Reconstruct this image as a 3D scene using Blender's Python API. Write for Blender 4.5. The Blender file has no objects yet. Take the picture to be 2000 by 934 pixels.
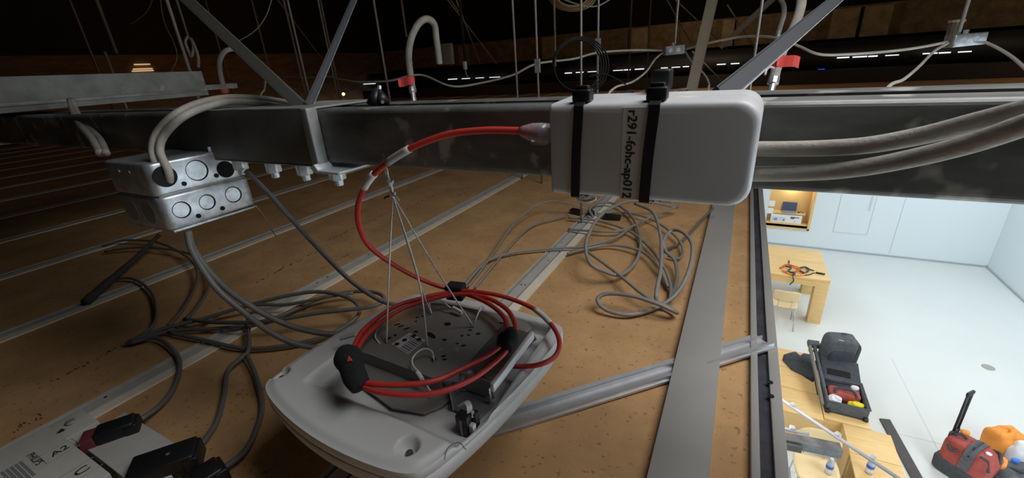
import bpy, bmesh, math, random
from mathutils import Vector, Matrix
random.seed(7)
SC = bpy.context.scene
COL = SC.collection
PI = math.pi

# ------------------------------------------------------------------ camera
FPX = 827.9
PITCH, ROLL, YAW = math.radians(22.20), math.radians(3.8385), math.radians(-28.635)
_f = Vector((math.sin(YAW)*math.cos(PITCH), math.cos(YAW)*math.cos(PITCH), -math.sin(PITCH)))
_r = Vector((math.cos(YAW), -math.sin(YAW), 0))
_d = _f.cross(_r)
CR = _r*math.cos(ROLL) + _d*math.sin(ROLL)
CD = -_r*math.sin(ROLL) + _d*math.cos(ROLL)
CF = _f
cam_data = bpy.data.cameras.new('camera')
cam = bpy.data.objects.new('camera', cam_data)
COL.objects.link(cam)
cam_data.sensor_width = 36.0
cam_data.lens = FPX/2000*36
cam_data.clip_start = 0.01
cam_data.clip_end = 100
cam.matrix_world = Matrix(((CR.x, -CD.x, -CF.x, 0), (CR.y, -CD.y, -CF.y, 0), (CR.z, -CD.z, -CF.z, 0), (0, 0, 0, 1)))
SC.camera = cam

# ------------------------------------------------------------------ world, lamps, exposure
vs = SC.view_settings
vs.view_transform = 'Standard'; vs.look = 'None'; vs.gamma = 1.0; vs.use_curve_mapping = False
vs.exposure = 0.0
world = bpy.data.worlds.new('world'); SC.world = world
world.use_nodes = True
bg = world.node_tree.nodes['Background']
bg.inputs[0].default_value = (0.6, 0.7, 1.0, 1); bg.inputs[1].default_value = 0.0015

def area(name, loc, target, size, power, color, sizey=None):
    l = bpy.data.lights.new(name, 'AREA'); l.energy = power; l.color = color
    l.shape = 'RECTANGLE'; l.size = size; l.size_y = sizey or size
    o = bpy.data.objects.new(name, l); COL.objects.link(o)
    o.location = loc
    o.rotation_euler = (Vector(target)-Vector(loc)).to_track_quat('-Z', 'Y').to_euler()
    return o
def point(name, loc, power, color, r=.05):
    l = bpy.data.lights.new(name, 'POINT'); l.energy = power; l.color = color; l.shadow_soft_size = r
    o = bpy.data.objects.new(name, l); COL.objects.link(o); o.location = loc
    return o
# the bright store below: recessed ceiling light panels
area('store_light_panel', (3.6, 8.5, -0.60), (3.6, 8.5, -4), 2.0, 140, (0.86, 0.95, 1.0), 5.0)
area('store_light_panel', (4.2, 1.0, -0.60), (4.2, 1.0, -4), 2.0, 140, (0.86, 0.95, 1.0), 5.0)
area('store_light_panel', (-1.6, 8.0, -0.60), (-1.6, 8.0, -4), 1.2, 85, (0.92, 0.97, 1.0), 5.0)
area('store_light_panel', (-0.75, 3.2, -0.60), (-0.75, 3.2, -4), 1.0, 100, (0.90, 0.96, 1.0), 4.0)  # extra panel added out of view to light the white rods
# soft unseen fill added above the opening to brighten the ceiling void
area('void_fill', (0.60, 0.60, 0.78), (0.55, 0.60, -0.5), 0.8, 18, (0.98, 0.98, 0.98), 1.0)
# fill lights added unseen: store's upper right wall, and inside the display niche
area('wall_wash_fill', (4.45, 1.5, -0.62), (5.16, 1.5, -1.35), 0.3, 260, (0.84, 0.93, 1.0), 7.0)
point('niche_fill', (1.36, 12.06, -4.7+1.5), 5.0, (1.0, 0.85, 0.6), .04)
# orange lamps far back in the ceiling void
point('amber_lamp', (-4.9, 4.2, 0.0), 11.0, (1.0, 0.50, 0.17))
point('amber_lamp', (-2.2, 5.3, -0.30), 1.6, (1.0, 0.48, 0.15))
point('amber_lamp', (1.6, 5.6, -0.22), 1.2, (1.0, 0.52, 0.25))
point('amber_lamp', (-0.6, 6.4, 0.45), 14.0, (1.0, 0.74, 0.48))
point('amber_lamp', (3.4, 6.2, 0.40), 12.0, (1.0, 0.76, 0.52))

# ------------------------------------------------------------------ pixel helpers (2000 x 934 frame), always with a real distance
def ray(x, y): return CR*((x-1000)/FPX) + CD*((y-467)/FPX) + CF
def at(x, y, X=None, Y=None, Z=None):
    d = ray(x, y)
    if X is not None: return d*(X/d.x)
    if Y is not None: return d*(Y/d.y)
    return d*(Z/d.z)
def dp(x, y, d): return ray(x, y)*d
def depth(p): return p.dot(CF)

# ------------------------------------------------------------------ materials
MATS = {}
def mat(name, col, rough=.6, metal=0.0, var=0.0, scale=20, col2=None, stretch=None, bump=0.0, bscale=80, emit=None, alpha=1.0, trans=0.0, specks=None, spec=.5):
    if name in MATS: return MATS[name]
    m = bpy.data.materials.new(name); m.use_nodes = True
    nt = m.node_tree; b = nt.nodes['Principled BSDF']
    b.inputs['Base Color'].default_value = (*col, 1)
    b.inputs['Roughness'].default_value = rough
    b.inputs['Metallic'].default_value = metal
    b.inputs['Specular IOR Level'].default_value = spec
    if trans: b.inputs['Transmission Weight'].default_value = trans
    if alpha < 1: b.inputs['Alpha'].default_value = alpha
    if emit:
        b.inputs['Emission Color'].default_value = (*emit[0], 1); b.inputs['Emission Strength'].default_value = emit[1]
    tc = nt.nodes.new('ShaderNodeTexCoord')
    mp = nt.nodes.new('ShaderNodeMapping'); nt.links.new(tc.outputs['Object'], mp.inputs[0])
    if stretch: mp.inputs['Scale'].default_value = stretch
    last = None
    if var or col2:
        n = nt.nodes.new('ShaderNodeTexNoise'); n.inputs['Scale'].default_value = scale; n.inputs['Detail'].default_value = 6
        n.inputs['Roughness'].default_value = .62
        nt.links.new(mp.outputs[0], n.inputs['Vector'])
        r = nt.nodes.new('ShaderNodeValToRGB')
        c2 = col2 or tuple(c*(1-var) for c in col)
        r.color_ramp.elements[0].position = .36; r.color_ramp.elements[0].color = (*c2, 1)
        r.color_ramp.elements[1].position = .62; r.color_ramp.elements[1].color = (*col, 1)
        nt.links.new(n.outputs[0], r.inputs[0]); last = r.outputs[0]
    if specks:
        n2 = nt.nodes.new('ShaderNodeTexNoise'); n2.inputs['Scale'].default_value = specks[0]; n2.inputs['Detail'].default_value = 3
        nt.links.new(tc.outputs['Object'], n2.inputs['Vector'])
        r2 = nt.nodes.new('ShaderNodeValToRGB')
        r2.color_ramp.elements[0].position = specks[1]; r2.color_ramp.elements[0].color = (0, 0, 0, 1)
        r2.color_ramp.elements[1].position = specks[1]+.06; r2.color_ramp.elements[1].color = (1, 1, 1, 1)
        nt.links.new(n2.outputs[0], r2.inputs[0])
        mx = nt.nodes.new('ShaderNodeMix'); mx.data_type = 'RGBA'
        if last: nt.links.new(last, mx.inputs[6])
        else: mx.inputs[6].default_value = (*col, 1)
        mx.inputs[7].default_value = (*specks[2], 1)
        ml = nt.nodes.new('ShaderNodeMath'); ml.operation = 'MULTIPLY'; ml.inputs[1].default_value = specks[3]
        nt.links.new(r2.outputs[0], ml.inputs[0]); nt.links.new(ml.outputs[0], mx.inputs[0])
        last = mx.outputs[2]
    if last: nt.links.new(last, b.inputs['Base Color'])
    if bump:
        n3 = nt.nodes.new('ShaderNodeTexNoise'); n3.inputs['Scale'].default_value = bscale; n3.inputs['Detail'].default_value = 4
        nt.links.new(mp.outputs[0], n3.inputs['Vector'])
        bp = nt.nodes.new('ShaderNodeBump'); bp.inputs['Strength'].default_value = bump; bp.inputs['Distance'].default_value = .002
        nt.links.new(n3.outputs[0], bp.inputs['Height']); nt.links.new(bp.outputs[0], b.inputs['Normal'])
    MATS[name] = m
    return m

BOARD = mat('fibre_board', (.57, .335, .15), .8, var=.25, scale=9, specks=(130, .635, (.16, .08, .03), .6), bump=.25, bscale=60)
RAILW = mat('rail_white', (.50, .48, .435), .55, var=.15, scale=30)
RAILL = mat('rail_cream', (.80, .73, .60), .55, var=.10, scale=30)
RAILD = mat('rail_slot_dark', (.05, .05, .05), .7)
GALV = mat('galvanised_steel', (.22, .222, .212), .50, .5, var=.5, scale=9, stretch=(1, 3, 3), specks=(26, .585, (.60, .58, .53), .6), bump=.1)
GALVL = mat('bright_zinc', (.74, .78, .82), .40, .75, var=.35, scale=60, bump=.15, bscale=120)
NUTZ = mat('nut_zinc', (.80, .86, .92), .35, .35)
GALVD = mat('dull_zinc', (.36, .37, .36), .55, .4, var=.35, scale=25)
STEELD = mat('dark_steel', (.10, .105, .105), .55, .4, var=.3, scale=20)
PLATE = mat('plate_grey', (.33, .32, .305), .55, var=.06, scale=10)
ALU = mat('aluminium', (.62, .63, .65), .38, .6, var=.12, scale=20, stretch=(1, 1, 1))
BLACK = mat('black_plastic', (.012, .012, .014), .45)
VELCRO = mat('black_velcro', (.010, .010, .012), .95, bump=.6, bscale=400)
HOLE = mat('hole_black', (.006, .006, .006), .9)
WHITE = mat('white_plastic', (.62, .625, .64), .42, var=.03, scale=12)
WHITE2 = mat('white_housing', (.60, .595, .59), .5, var=.03, scale=15)
REDC = mat('red_jacket', (.58, .045, .036), .42, var=.12, scale=40)
LABEL = mat('paper_label', (.72, .71, .69), .5)
LABELG = mat('grey_tape', (.45, .43, .42), .5)
INK = mat('ink', (.015, .015, .015), .6)
INKF = mat('faint_ink', (.13, .075, .035), .8)
GREYC = mat('grey_jacket', (.27, .265, .255), .5, var=.12, scale=50)
GREYD = mat('dark_grey_jacket', (.15, .15, .145), .5, var=.12, scale=50)
FLEX = mat('flex_jacket', (.42, .39, .34), .6, var=.2, scale=30, bump=.3, bscale=300)
CORD = mat('white_cord', (.84, .82, .78), .7, bump=.5, bscale=900)
COILB = mat('coil_black', (.008, .008, .008), .8, spec=.15)
WIREG = mat('hanger_wire', (.36, .35, .33), .5, .3)
WIREB = mat('brown_wire', (.22, .17, .11), .6)
WHITEC = mat('white_cable', (.58, .54, .47), .55, var=.15, scale=12)
CLEAR = mat('clear_plastic', (.85, .80, .88), .15, trans=.75)
REDT = mat('red_tag', (.75, .07, .06), .5)
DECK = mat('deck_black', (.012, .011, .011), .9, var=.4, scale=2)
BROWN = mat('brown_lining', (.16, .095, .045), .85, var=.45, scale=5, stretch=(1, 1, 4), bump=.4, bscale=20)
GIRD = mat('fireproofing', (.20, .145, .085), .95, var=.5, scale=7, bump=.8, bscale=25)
BLKDUCT = mat('black_duct', (.02, .02, .021), .6, var=.3, scale=4)
TANP = mat('tan_stud', (.20, .165, .115), .6, var=.15, scale=9)
# store
WALLP = mat('store_wall_paint', (.78, .85, .89), .6)
FLOORP = mat('store_floor', (.73, .76, .75), .45, var=.04, scale=.7)
JOINT = mat('joint_grey', (.42, .46, .48), .8)
WOOD = mat('maple', (.86, .58, .25), .5, var=.12, scale=3, stretch=(1, 8, 8))
WOODD = mat('maple_edge', (.62, .40, .17), .55, var=.12, scale=3, stretch=(1, 8, 8))
PLY = mat('pale_ply', (.88, .68, .38), .5, var=.06, scale=3)
TEXG = mat('dark_fabric', (.062, .070, .084), .85, var=.3, scale=25, bump=.4, bscale=90)
TEXG2 = mat('grey_fabric', (.115, .125, .142), .85, var=.3, scale=25, bump=.4, bscale=90)
TEXR = mat('red_fabric', (.42, .085, .07), .8, var=.25, scale=14, bump=.4, bscale=70)
TEXO = mat('orange_fabric', (.95, .36, .06), .75, var=.15, scale=12)
YEL = mat('yellow_cloth', (.90, .72, .02), .7, var=.15, scale=20)
WCLOTH = mat('white_cloth', (.80, .82, .86), .8, var=.08, scale=20)
SCREEN = mat('screen_blue', (.06, .075, .14), .35)
CHROME = mat('chrome', (.60, .62, .63), .25, .8)
PET = mat('clear_bottle', (.88, .92, .97), .12, trans=.55)
BLUEL = mat('blue_label', (.06, .12, .55), .5)

# ------------------------------------------------------------------ mesh helpers
class MB:
    def __init__(s): s.v = []; s.f = []
    def add(s, vs_, fs):
        o = len(s.v); s.v += [Vector(p) for p in vs_]; s.f += [[i+o for i in f] for f in fs]; return s
    def box(s, a, b, M=None):
        (x0, y0, z0), (x1, y1, z1) = a, b
        p = [Vector(q) for q in ((x0, y0, z0), (x1, y0, z0), (x1, y1, z0), (x0, y1, z0), (x0, y0, z1), (x1, y0, z1), (x1, y1, z1), (x0, y1, z1))]
        if M: p = [M @ q for q in p]
        return s.add(p, [(3, 2, 1, 0), (4, 5, 6, 7), (0, 1, 5, 4), (1, 2, 6, 5), (2, 3, 7, 6), (3, 0, 4, 7)])
    def prism(s, poly, z0, z1, M=None):
        n = len(poly)
        p = [Vector((x, y, z0)) for x, y in poly] + [Vector((x, y, z1)) for x, y in poly]
        if M: p = [M @ q for q in p]
        return s.add(p, [list(range(n))[::-1], list(range(n, 2*n))] + [(i, (i+1) % n, n+(i+1) % n, n+i) for i in range(n)])
    def tube(s, pts, r, n=8, closed=False, cap=True, flat=None):
        pts = [Vector(p) for p in pts]
        rs = r if isinstance(r, (list, tuple)) else [r]*len(pts)
        m = len(pts); nrm = None; rings = []
        for i in range(m):
            if closed: t = pts[(i+1) % m]-pts[i-1]
            else: t = pts[min(i+1, m-1)]-pts[max(i-1, 0)]
            if t.length < 1e-9: t = Vector((0, 0, 1))
            t.normalize()
            if nrm is None:
                nrm = t.orthogonal().normalized()
                if flat: nrm = (Vector(flat)-t*t.dot(Vector(flat))).normalized()
            else:
                nrm = nrm-t*nrm.dot(t)
                nrm = nrm.normalized() if nrm.length > 1e-6 else t.orthogonal().normalized()
            bn = t.cross(nrm)
            rings.append([pts[i]+(nrm*math.cos(2*PI*k/n)+bn*math.sin(2*PI*k/n))*rs[i] for k in range(n)])
        v = [p for R_ in rings for p in R_]; f = []
        for i in range(m if closed else m-1):
            a, b = i*n, ((i+1) % m)*n
            f += [(a+k, a+(k+1) % n, b+(k+1) % n, b+k) for k in range(n)]
        if cap and not closed: f += [list(range(n))[::-1], [(m-1)*n+k for k in range(n)]]
        return s.add(v, f)
    def cyl(s, p, q, r, n=12, r2=None): return s.tube([p, q], [r, r if r2 is None else r2], n)
    def strap(s, pts, w, t, up):
        # flat band swept along pts; width direction is up
        pts = [Vector(p) for p in pts]; m = len(pts); up = Vector(up).normalized(); v = []
        for i in range(m):
            tg = (pts[min(i+1, m-1)]-pts[max(i-1, 0)]).normalized(); nn = tg.cross(up).normalized()
            for a, b in ((-1, -1), (1, -1), (1, 1), (-1, 1)): v.append(pts[i]+up*(w/2*a)+nn*(t/2*b))
        f = []
        for i in range(m-1):
            a, b = 4*i, 4*i+4
            f += [(a+k, a+(k+1) % 4, b+(k+1) % 4, b+k) for k in range(4)]
        f += [(3, 2, 1, 0), (4*m-4, 4*m-3, 4*m-2, 4*m-1)]
        return s.add(v, f)
    def grid(s, P):
        R_, C_ = len(P), len(P[0])
        return s.add([p for row in P for p in row], [(i*C_+j, i*C_+j+1, (i+1)*C_+j+1, (i+1)*C_+j) for i in range(R_-1) for j in range(C_-1)])
    def build(s, name, m, parent=None, smooth=False, bevel=0, seg=2, sub=0, kind=None):
        me = bpy.data.meshes.new(name); me.from_pydata([tuple(p) for p in s.v], [], s.f); me.update()
        bm = bmesh.new(); bm.from_mesh(me); bmesh.ops.recalc_face_normals(bm, faces=bm.faces); bm.to_mesh(me); bm.free()
        if smooth: me.polygons.foreach_set('use_smooth', [True]*len(me.polygons))
        me.materials.append(m)
        o = bpy.data.objects.new(name, me); COL.objects.link(o)
        if bevel:
            bv = o.modifiers.new('bevel', 'BEVEL'); bv.width = bevel; bv.segments = seg; bv.limit_method = 'ANGLE'; bv.angle_limit = .6
            me.polygons.foreach_set('use_smooth', [True]*len(me.polygons))
            bv.harden_normals = False
        if sub:
            ss = o.modifiers.new('sub', 'SUBSURF'); ss.levels = sub; ss.render_levels = sub
        if parent: par(o, parent)
        if kind: o['kind'] = kind
        return o
def par(o, p):
    bpy.context.view_layer.update() if False else None
    o.parent = p
    t = p; loc = Vector((0, 0, 0))
    while t is not None:
        loc += t.location if t.parent is None else Vector((0, 0, 0)); t = t.parent
    if p.parent is None: o.matrix_parent_inverse = Matrix.Translation(-Vector(p.location))
    else: o.matrix_parent_inverse = Matrix.Identity(4)
def tag(o, label, cat, group=None, kind=None):
    o['label'] = label; o['category'] = cat
    if group: o['group'] = group
    if kind: o['kind'] = kind
    return o
def thing(name, label, cat, loc, group=None):
    o = bpy.data.objects.new(name, None); COL.objects.link(o); o.location = loc; o.empty_display_size = .05
    return tag(o, label, cat, group)
def struct(o): o['kind'] = 'structure'; return o

def cr(pts, k=8, closed=False):
    # Catmull-Rom through points
    P = [Vector(p) for p in pts]; n = len(P); out = []
    rng = range(n) if closed else range(n-1)
    for i in rng:
        if closed: a, b, c, d = P[(i-1) % n], P[i], P[(i+1) % n], P[(i+2) % n]
        else: a, b, c, d = (P[i-1] if i else P[0]*2-P[1]), P[i], P[i+1], (P[i+2] if i+2 < n else P[-1]*2-P[-2])
        for j in range(k):
            t = j/k
            out.append(.5*((2*b)+(c-a)*t+(2*a-5*b+4*c-d)*t*t+(3*b-a-3*c+d)*t**3))
    if not closed: out.append(P[-1])
    return out
def cable(name, pts, r, m, parent=None, k=8, n=8, closed=False):
    return MB().tube(cr(pts, k, closed), r, n, closed).build(name, m, parent, smooth=True)
def text(name, s, size, m, parent, Mx, sx=1.0, ext=.0002, bold=0.0):
    cu = bpy.data.curves.new(name, 'FONT'); cu.body = s; cu.size = size; cu.extrude = ext; cu.align_x = 'CENTER'; cu.align_y = 'CENTER'
    cu.resolution_u = 3; cu.offset = bold
    tmp = bpy.data.objects.new(name, cu); COL.objects.link(tmp)
    bpy.context.view_layer.update()
    me = bpy.data.meshes.new_from_object(tmp.evaluated_get(bpy.context.evaluated_depsgraph_get()))
    bpy.data.objects.remove(tmp)
    me.transform(Mx @ Matrix.Diagonal((sx, 1, 1, 1)))
    me.materials.clear(); me.materials.append(m)
    o = bpy.data.objects.new(name, me); COL.objects.link(o)
    if parent: par(o, parent)
    return o
def frame(o, x, y, z=None):
    x = Vector(x).normalized(); y = Vector(y); y = (y-x*x.dot(y)).normalized(); z = x.cross(y)
    return Matrix(((x.x, y.x, z.x, o[0]), (x.y, y.y, z.y, o[1]), (x.z, y.z, z.z, o[2]), (0, 0, 0, 1)))
def disc_x(mb, c, r, n=20, t=.0006):  # a thin disc facing +X
    return mb.cyl((c[0]-t, c[1], c[2]), (c[0]+t, c[1], c[2]), r, n)

# ================================================================== STRUCTURE
CZ = -.48          # top of the ceiling boards
SP = .4875         # bay between two rails
RX0 = -.369        # right edge of the rail nearest the opening
OPX, OPY1, OPX1 = .085, 2.1, 4.6
CY0, CY1 = -1.2, 8.2
ceil = bpy.data.objects.new('ceiling', None); COL.objects.link(ceil); struct(ceil)
ceil['label'] = 'upper side of the suspended ceiling, tan boards between pale rails'
RW = .060
def slab(name, x0, x1, y0, y1, m=BOARD, z0=CZ-.014, z1=CZ):
    return MB().box((x0, y0, z0), (x1, y1, z1)).build(name, m, ceil)
# boards, one to each bay
slab('board', RX0, OPX-.022, CY0, OPY1)
for i in range(0, 14):
    xr = RX0-SP*i-RW
    slab('board', xr-SP+RW, xr, CY0, CY1)
slab('board', RX0, OPX+.7, OPY1, CY1)
slab('board', OPX+.7, OPX1, OPY1, CY1)
slab('board', OPX1, 5.3, CY0, CY1)
slab('board', OPX-.022, 5.3, -4.0, -.75)
slab('board', -8.5, 5.3, CY1, 12.2, DECK)
# rails
rail_a = MB().box((-RW, CY0, CZ-.004), (-RW+.006, CY1, CZ+.003)).box((-RW+.0115, CY0, CZ-.004), (-RW+.0335, CY1, CZ+.002))
rail_c = MB().box((-RW+.039, CY0, CZ-.004), (0, CY1, CZ+.003))
rail_b = MB().box((-RW, CY0, CZ-.012), (0, CY1, CZ-.006))
ra = rb = None
for i in range(0, 14):
    x = RX0-SP*i
    if ra is None:
        ra = rail_a.build('rail', RAILW, ceil); rb = rail_b.build('rail_slot', RAILD, ra); rcx = rail_c.build('rail_lip', RAILL, ra)
        o, s, l3 = ra, rb, rcx
    else:
        o = ra.copy(); COL.objects.link(o); o.parent = ceil
        s = rb.copy(); COL.objects.link(s); s.parent = o
        l3 = rcx.copy(); COL.objects.link(l3); l3.parent = o
    o.location = (x, 0, 0)
    s.matrix_parent_inverse = Matrix.Identity(4); l3.matrix_parent_inverse = Matrix.Identity(4)
# screw holes in the nearest rails
for (px_, py_) in [(1097, 474), (1071, 509), (1018, 556), (1026, 557)]:
    p = at(px_, py_, Z=CZ+.0022); MB().cyl(p, p+Vector((0, 0, .0006)), .0018, 10).build('screw_hole', HOLE, ceil)
for (px_, py_) in [(620, 553), (640, 541), (720, 497), (206, 776)]:
    p = at(px_, py_, Z=CZ+.0022); MB().cyl(p, p+Vector((0, 0, .0006)), .0022, 10).build('screw_hole', HOLE, ceil)
# faint factory stamps on the boards: rows of smudged dashes
def stamp(a, b, n, w, seed):
    rr = random.Random(seed); mb = MB()
    A, B = at(*a, Z=CZ+.0004), at(*b, Z=CZ+.0004); d = (B-A); u = d.normalized(); v = Vector((-u.y, u.x, 0))
    for k in range(n):
        if rr.random() < .22: continue
        c = A+d*((k+rr.uniform(.2, .8))/n)+v*rr.uniform(-.35, .35)*w
        l = d.length/n*rr.uniform(.25, .5); h = w*rr.uniform(.15, .45)
        q = [c+u*l*math.cos(t)+v*h*math.sin(t)*rr.uniform(.6, 1) for t in (0, .9, 1.8, 2.7, 3.6, 4.5, 5.4)]
        mb.add(q, [list(range(7))])
    mb.build('factory_stamp', INKF, ceil, kind='stuff')
stamp((490, 556), (625, 488), 26, .014, 1); stamp((640, 470), (770, 410), 20, .008, 3)
stamp((612, 532), (640, 519), 9, .012, 4); stamp((655, 509), (682, 497), 9, .010, 5); stamp((880, 388), (918, 372), 10, .012, 6)
stamp((100, 745), (240, 675), 24, .016, 7); stamp((20, 845), (85, 810), 12, .02, 8)
stamp((760, 425), (850, 380), 16, .008, 9)

# edge trim of the opening: pale lip, dark gasket, pale flange with punched holes
tr = bpy.data.objects.new('trim_1', None); COL.objects.link(tr); struct(tr); tr['label'] = 'metal edge trim with a dark gasket along the ceiling opening'
MB().box((OPX-.022, CY0, CZ-.05), (OPX-.012, OPY1, CZ+.012)).build('lip', PLATE, tr, bevel=.001)
MB().box((OPX-.012, CY0, CZ-.05), (OPX+.004, OPY1, CZ+.001)).build('gasket', mat('gasket', (.045, .045, .06), .8, var=.5, scale=30), tr)
fl = MB().box((OPX+.004, CY0, CZ-.05), (OPX+.019, OPY1, CZ+.008)).build('flange', PLATE, tr, bevel=.001)
for (px_, py_) in [(1504, 747), (1506, 774)]:
    p = at(px_, py_, Z=CZ+.0083); MB().cyl(p, p+Vector((0, 0, .0006)), .0042, 14).build('punched_hole', HOLE, fl)

# far walls and deck of the ceiling void
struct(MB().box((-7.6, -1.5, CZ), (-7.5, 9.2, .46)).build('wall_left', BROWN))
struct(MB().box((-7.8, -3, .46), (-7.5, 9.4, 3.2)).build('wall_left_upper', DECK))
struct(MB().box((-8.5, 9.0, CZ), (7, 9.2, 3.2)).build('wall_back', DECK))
dk = MB()
for k in range(60):
    x = -8.4+k*.26
    dk.box((x, -3, 2.62), (x+.13, 9.2, 2.70)).box((x+.13, -3, 2.70), (x+.26, 9.2, 2.78))
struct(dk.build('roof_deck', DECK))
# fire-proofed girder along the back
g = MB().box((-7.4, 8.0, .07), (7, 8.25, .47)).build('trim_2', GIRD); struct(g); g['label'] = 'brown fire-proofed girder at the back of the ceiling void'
for k, (px_, w) in enumerate([(1072, .22), (1250, .26), (1420, .16), (1640, .3), (1700, .3), (905, .2)]):
    c = at(px_, 80, Y=7.98)
    MB().box((c.x-w/2, 7.9, .07), (c.x+w/2, 8.0, .44)).build('stiffener', mat('stiffener', (.30, .24, .15), .9, var=.4, scale=9), g)
# black duct running below the girder, in front of it a lit gap
dct = MB().tube([(-7.4, 7.6, -.14), (7, 7.6, -.14)], .17, 20).build('ventilation_duct', BLKDUCT, smooth=True)
tag(dct, 'long black round duct in front of the girder', 'duct')
d2 = MB().box((-7.4, 7.2, CZ+.005), (7, 7.5, -.31)).build('cable_tray', BLKDUCT); tag(d2, 'flat black cable tray lying at the far end of ceiling', 'cable tray')
lit = mat('lit_gap', (1, 1, 1), .5, emit=((.9, .95, 1), 1.1))
SLOTS = []
def slots(a, b, n, seed):
    rr = random.Random(seed); A, B = at(*a, Y=7.38), at(*b, Y=7.38); x = A.x; L = (B.x-A.x)/n
    for k in range(n):
        w = L*rr.uniform(.55, .92); x0 = A.x+L*k+rr.uniform(0, .08)*L; f = (x0-A.x)/(B.x-A.x); z = A.z+(B.z-A.z)*f; h = rr.uniform(.006, .0095)
        o = MB().box((x0, 7.37, z-h), (x0+w, 7.385, z+h*.7)).build('lit_slot', lit)
        tag(o, 'thin white slot of light', 'light', 'lit slots under the black duct'); SLOTS.append((x0, o))
slots((1102, 143), (1170, 139), 3, 1); slots((1196, 138), (1262, 134), 3, 2); slots((1290, 133), (1354, 129), 3, 3); slots((1400, 126), (1455, 123), 2, 4)
slots((1633, 113), (1760, 107), 4, 5); slots((1800, 105), (1905, 100), 3, 6); slots((875, 155), (985, 150), 4, 7); slots((660, 167), (735, 163), 3, 8)
SLOTS.sort(key=lambda t: t[0])
ORD = ['first', 'second', 'third', 'fourth', 'fifth', 'sixth', 'seventh', 'eighth', 'ninth', 'tenth', 'eleventh', 'twelfth', 'thirteenth', 'fourteenth', 'fifteenth', 'sixteenth', 'seventeenth', 'eighteenth', 'nineteenth', 'twentieth', 'twenty-first', 'twenty-second', 'twenty-third', 'twenty-fourth', 'twenty-fifth']
for k, (x_, o) in enumerate(SLOTS): o['label'] = 'thin white slot of light under the black duct, %s from left' % ORD[k]

# ------------------------------------------------------------------ store below
FZ = -4.7
fl_ = struct(MB().box((-7, -6, FZ-.1), (5.2, 12.2, FZ)).build('floor', FLOORP))
wb = struct(MB().box((-7, 12.0, FZ), (.90, 12.2, CZ-.02)).box((1.82, 12.0, FZ), (5.2, 12.2, CZ-.02)).box((.90, 12.0, FZ), (1.82, 12.2, FZ+.50)).box((.90, 12.0, FZ+1.9), (1.82, 12.2, CZ-.02)).build('wall_store_back', WALLP))
wr = struct(MB().box((5.16, -6, FZ), (5.4, 12.2, CZ-.02)).build('wall_store_right', WALLP))
sh = MB().box((-7, 11.975, FZ), (5.16, 12.0, FZ+.035)).build('baseboard_back', JOINT); struct(sh)
sh = MB().box((5.135, -2, FZ), (5.16, 12.0, FZ+.035)).build('baseboard_right', JOINT); struct(sh)
def wjoint(a, b, w=.012):
    A, B = at(*a, Y=11.995), at(*b, Y=11.995)
    if abs(A.x-B.x) > abs(A.z-B.z): MB().box((A.x, 11.993, A.z-w/2), (B.x, 12.0, A.z+w/2)).build('panel_joint', mat('faint_joint', (.62, .68, .71), .7), wb)
    else: MB().box((A.x-w/2, 11.993, min(A.z, B.z)), (A.x+w/2, 12.0, max(A.z, B.z))).build('panel_joint', mat('faint_joint', (.62, .68, .71), .7), wb)
wjoint((1627, 453), (1693, 459)); wjoint((1627, 453), (1645, 380)); wjoint((1693, 459), (1710, 384)); wjoint((1737, 495), (1765, 385)); wjoint((1697, 412), (1710, 384), .04)
def fjoint(a, b, w=.012):
    A, B = at(*a, Z=FZ+.0005), at(*b, Z=FZ+.0005)
    MB().strap([A, B], w, .001, (B-A).cross(Vector((0, 0, 1)))).build('floor_joint', mat('faint_floor_joint', (.60, .64, .65), .7), fl_)
fjoint((1741, 700), (1860, 934)); fjoint((1755, 848), (1862, 873)); fjoint((1524, 919), (1620, 933), .02)
# display niche in the back wall
ni = thing('display_niche', 'maple framed display niche set in the white back wall', 'niche', (1.36, 12.0, FZ+.5))
MB().box((.90, 12.2, FZ+.50), (1.82, 12.22, FZ+1.9)).build('back_panel', mat('niche_back', (.68, .44, .17), .6), ni)
MB().box((.84, 11.96, FZ+.46), (1.84, 12.2, FZ+.50)).build('frame_board', WOOD, ni)
MB().box((1.80, 11.96, FZ+.46), (1.85, 12.2, FZ+1.9)).build('frame_board', WOOD, ni)
MB().box((1.03, 12.05, FZ+.82), (1.72, 12.2, FZ+.86)).build('shelf', WOOD, ni)
MB().box((.84, 12.0, FZ+.56), (1.80, 12.2, FZ+.60)).build('shelf', WOOD, ni)
lp = thing('laptop', 'dark screened laptop on the upper niche shelf', 'laptop', (1.35, 12.1, FZ+.86))
MB().box((1.22, 12.03, FZ+.86), (1.52, 12.15, FZ+.885)).build('keyboard_base', mat('laptop_grey', (.25, .27, .32), .4), lp)
MB().box((-.15, -.006, 0), (.15, .006, .22), Matrix.Translation((1.37, 12.15, FZ+.88)) @ Matrix.Rotation(-.15, 4, 'X')).build('screen', SCREEN, lp)
bx = MB().box((1.0, 12.02, FZ+.60), (1.66, 12.19, FZ+.80)).build('product_box', mat('box_white', (.86, .86, .86), .5)); tag(bx, 'long white product box on the lower niche shelf', 'box')
MB().box((1.03, 12.016, FZ+.63), (1.32, 12.02, FZ+.74)).build('box_panel', mat('box_panel_grey', (.62, .70, .74), .5), bx)
MB().box((1.07, 12.013, FZ+.645), (1.14, 12.016, FZ+.71)).build('box_print', mat('print_slate', (.28, .32, .42), .5), bx)
for q in [((1.42, 12.013, FZ+.715), (1.50, 12.02, FZ+.77)), ((1.48, 12.013, FZ+.745), (1.60, 12.02, FZ+.765)), ((1.27, 12.011, FZ+.65), (1.30, 12.016, FZ+.69)), ((1.50, 12.013, FZ+.64), (1.54, 12.02, FZ+.65))]: MB().box(*q).build('box_print', mat('print_dark', (.13, .14, .20), .5), bx)
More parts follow.
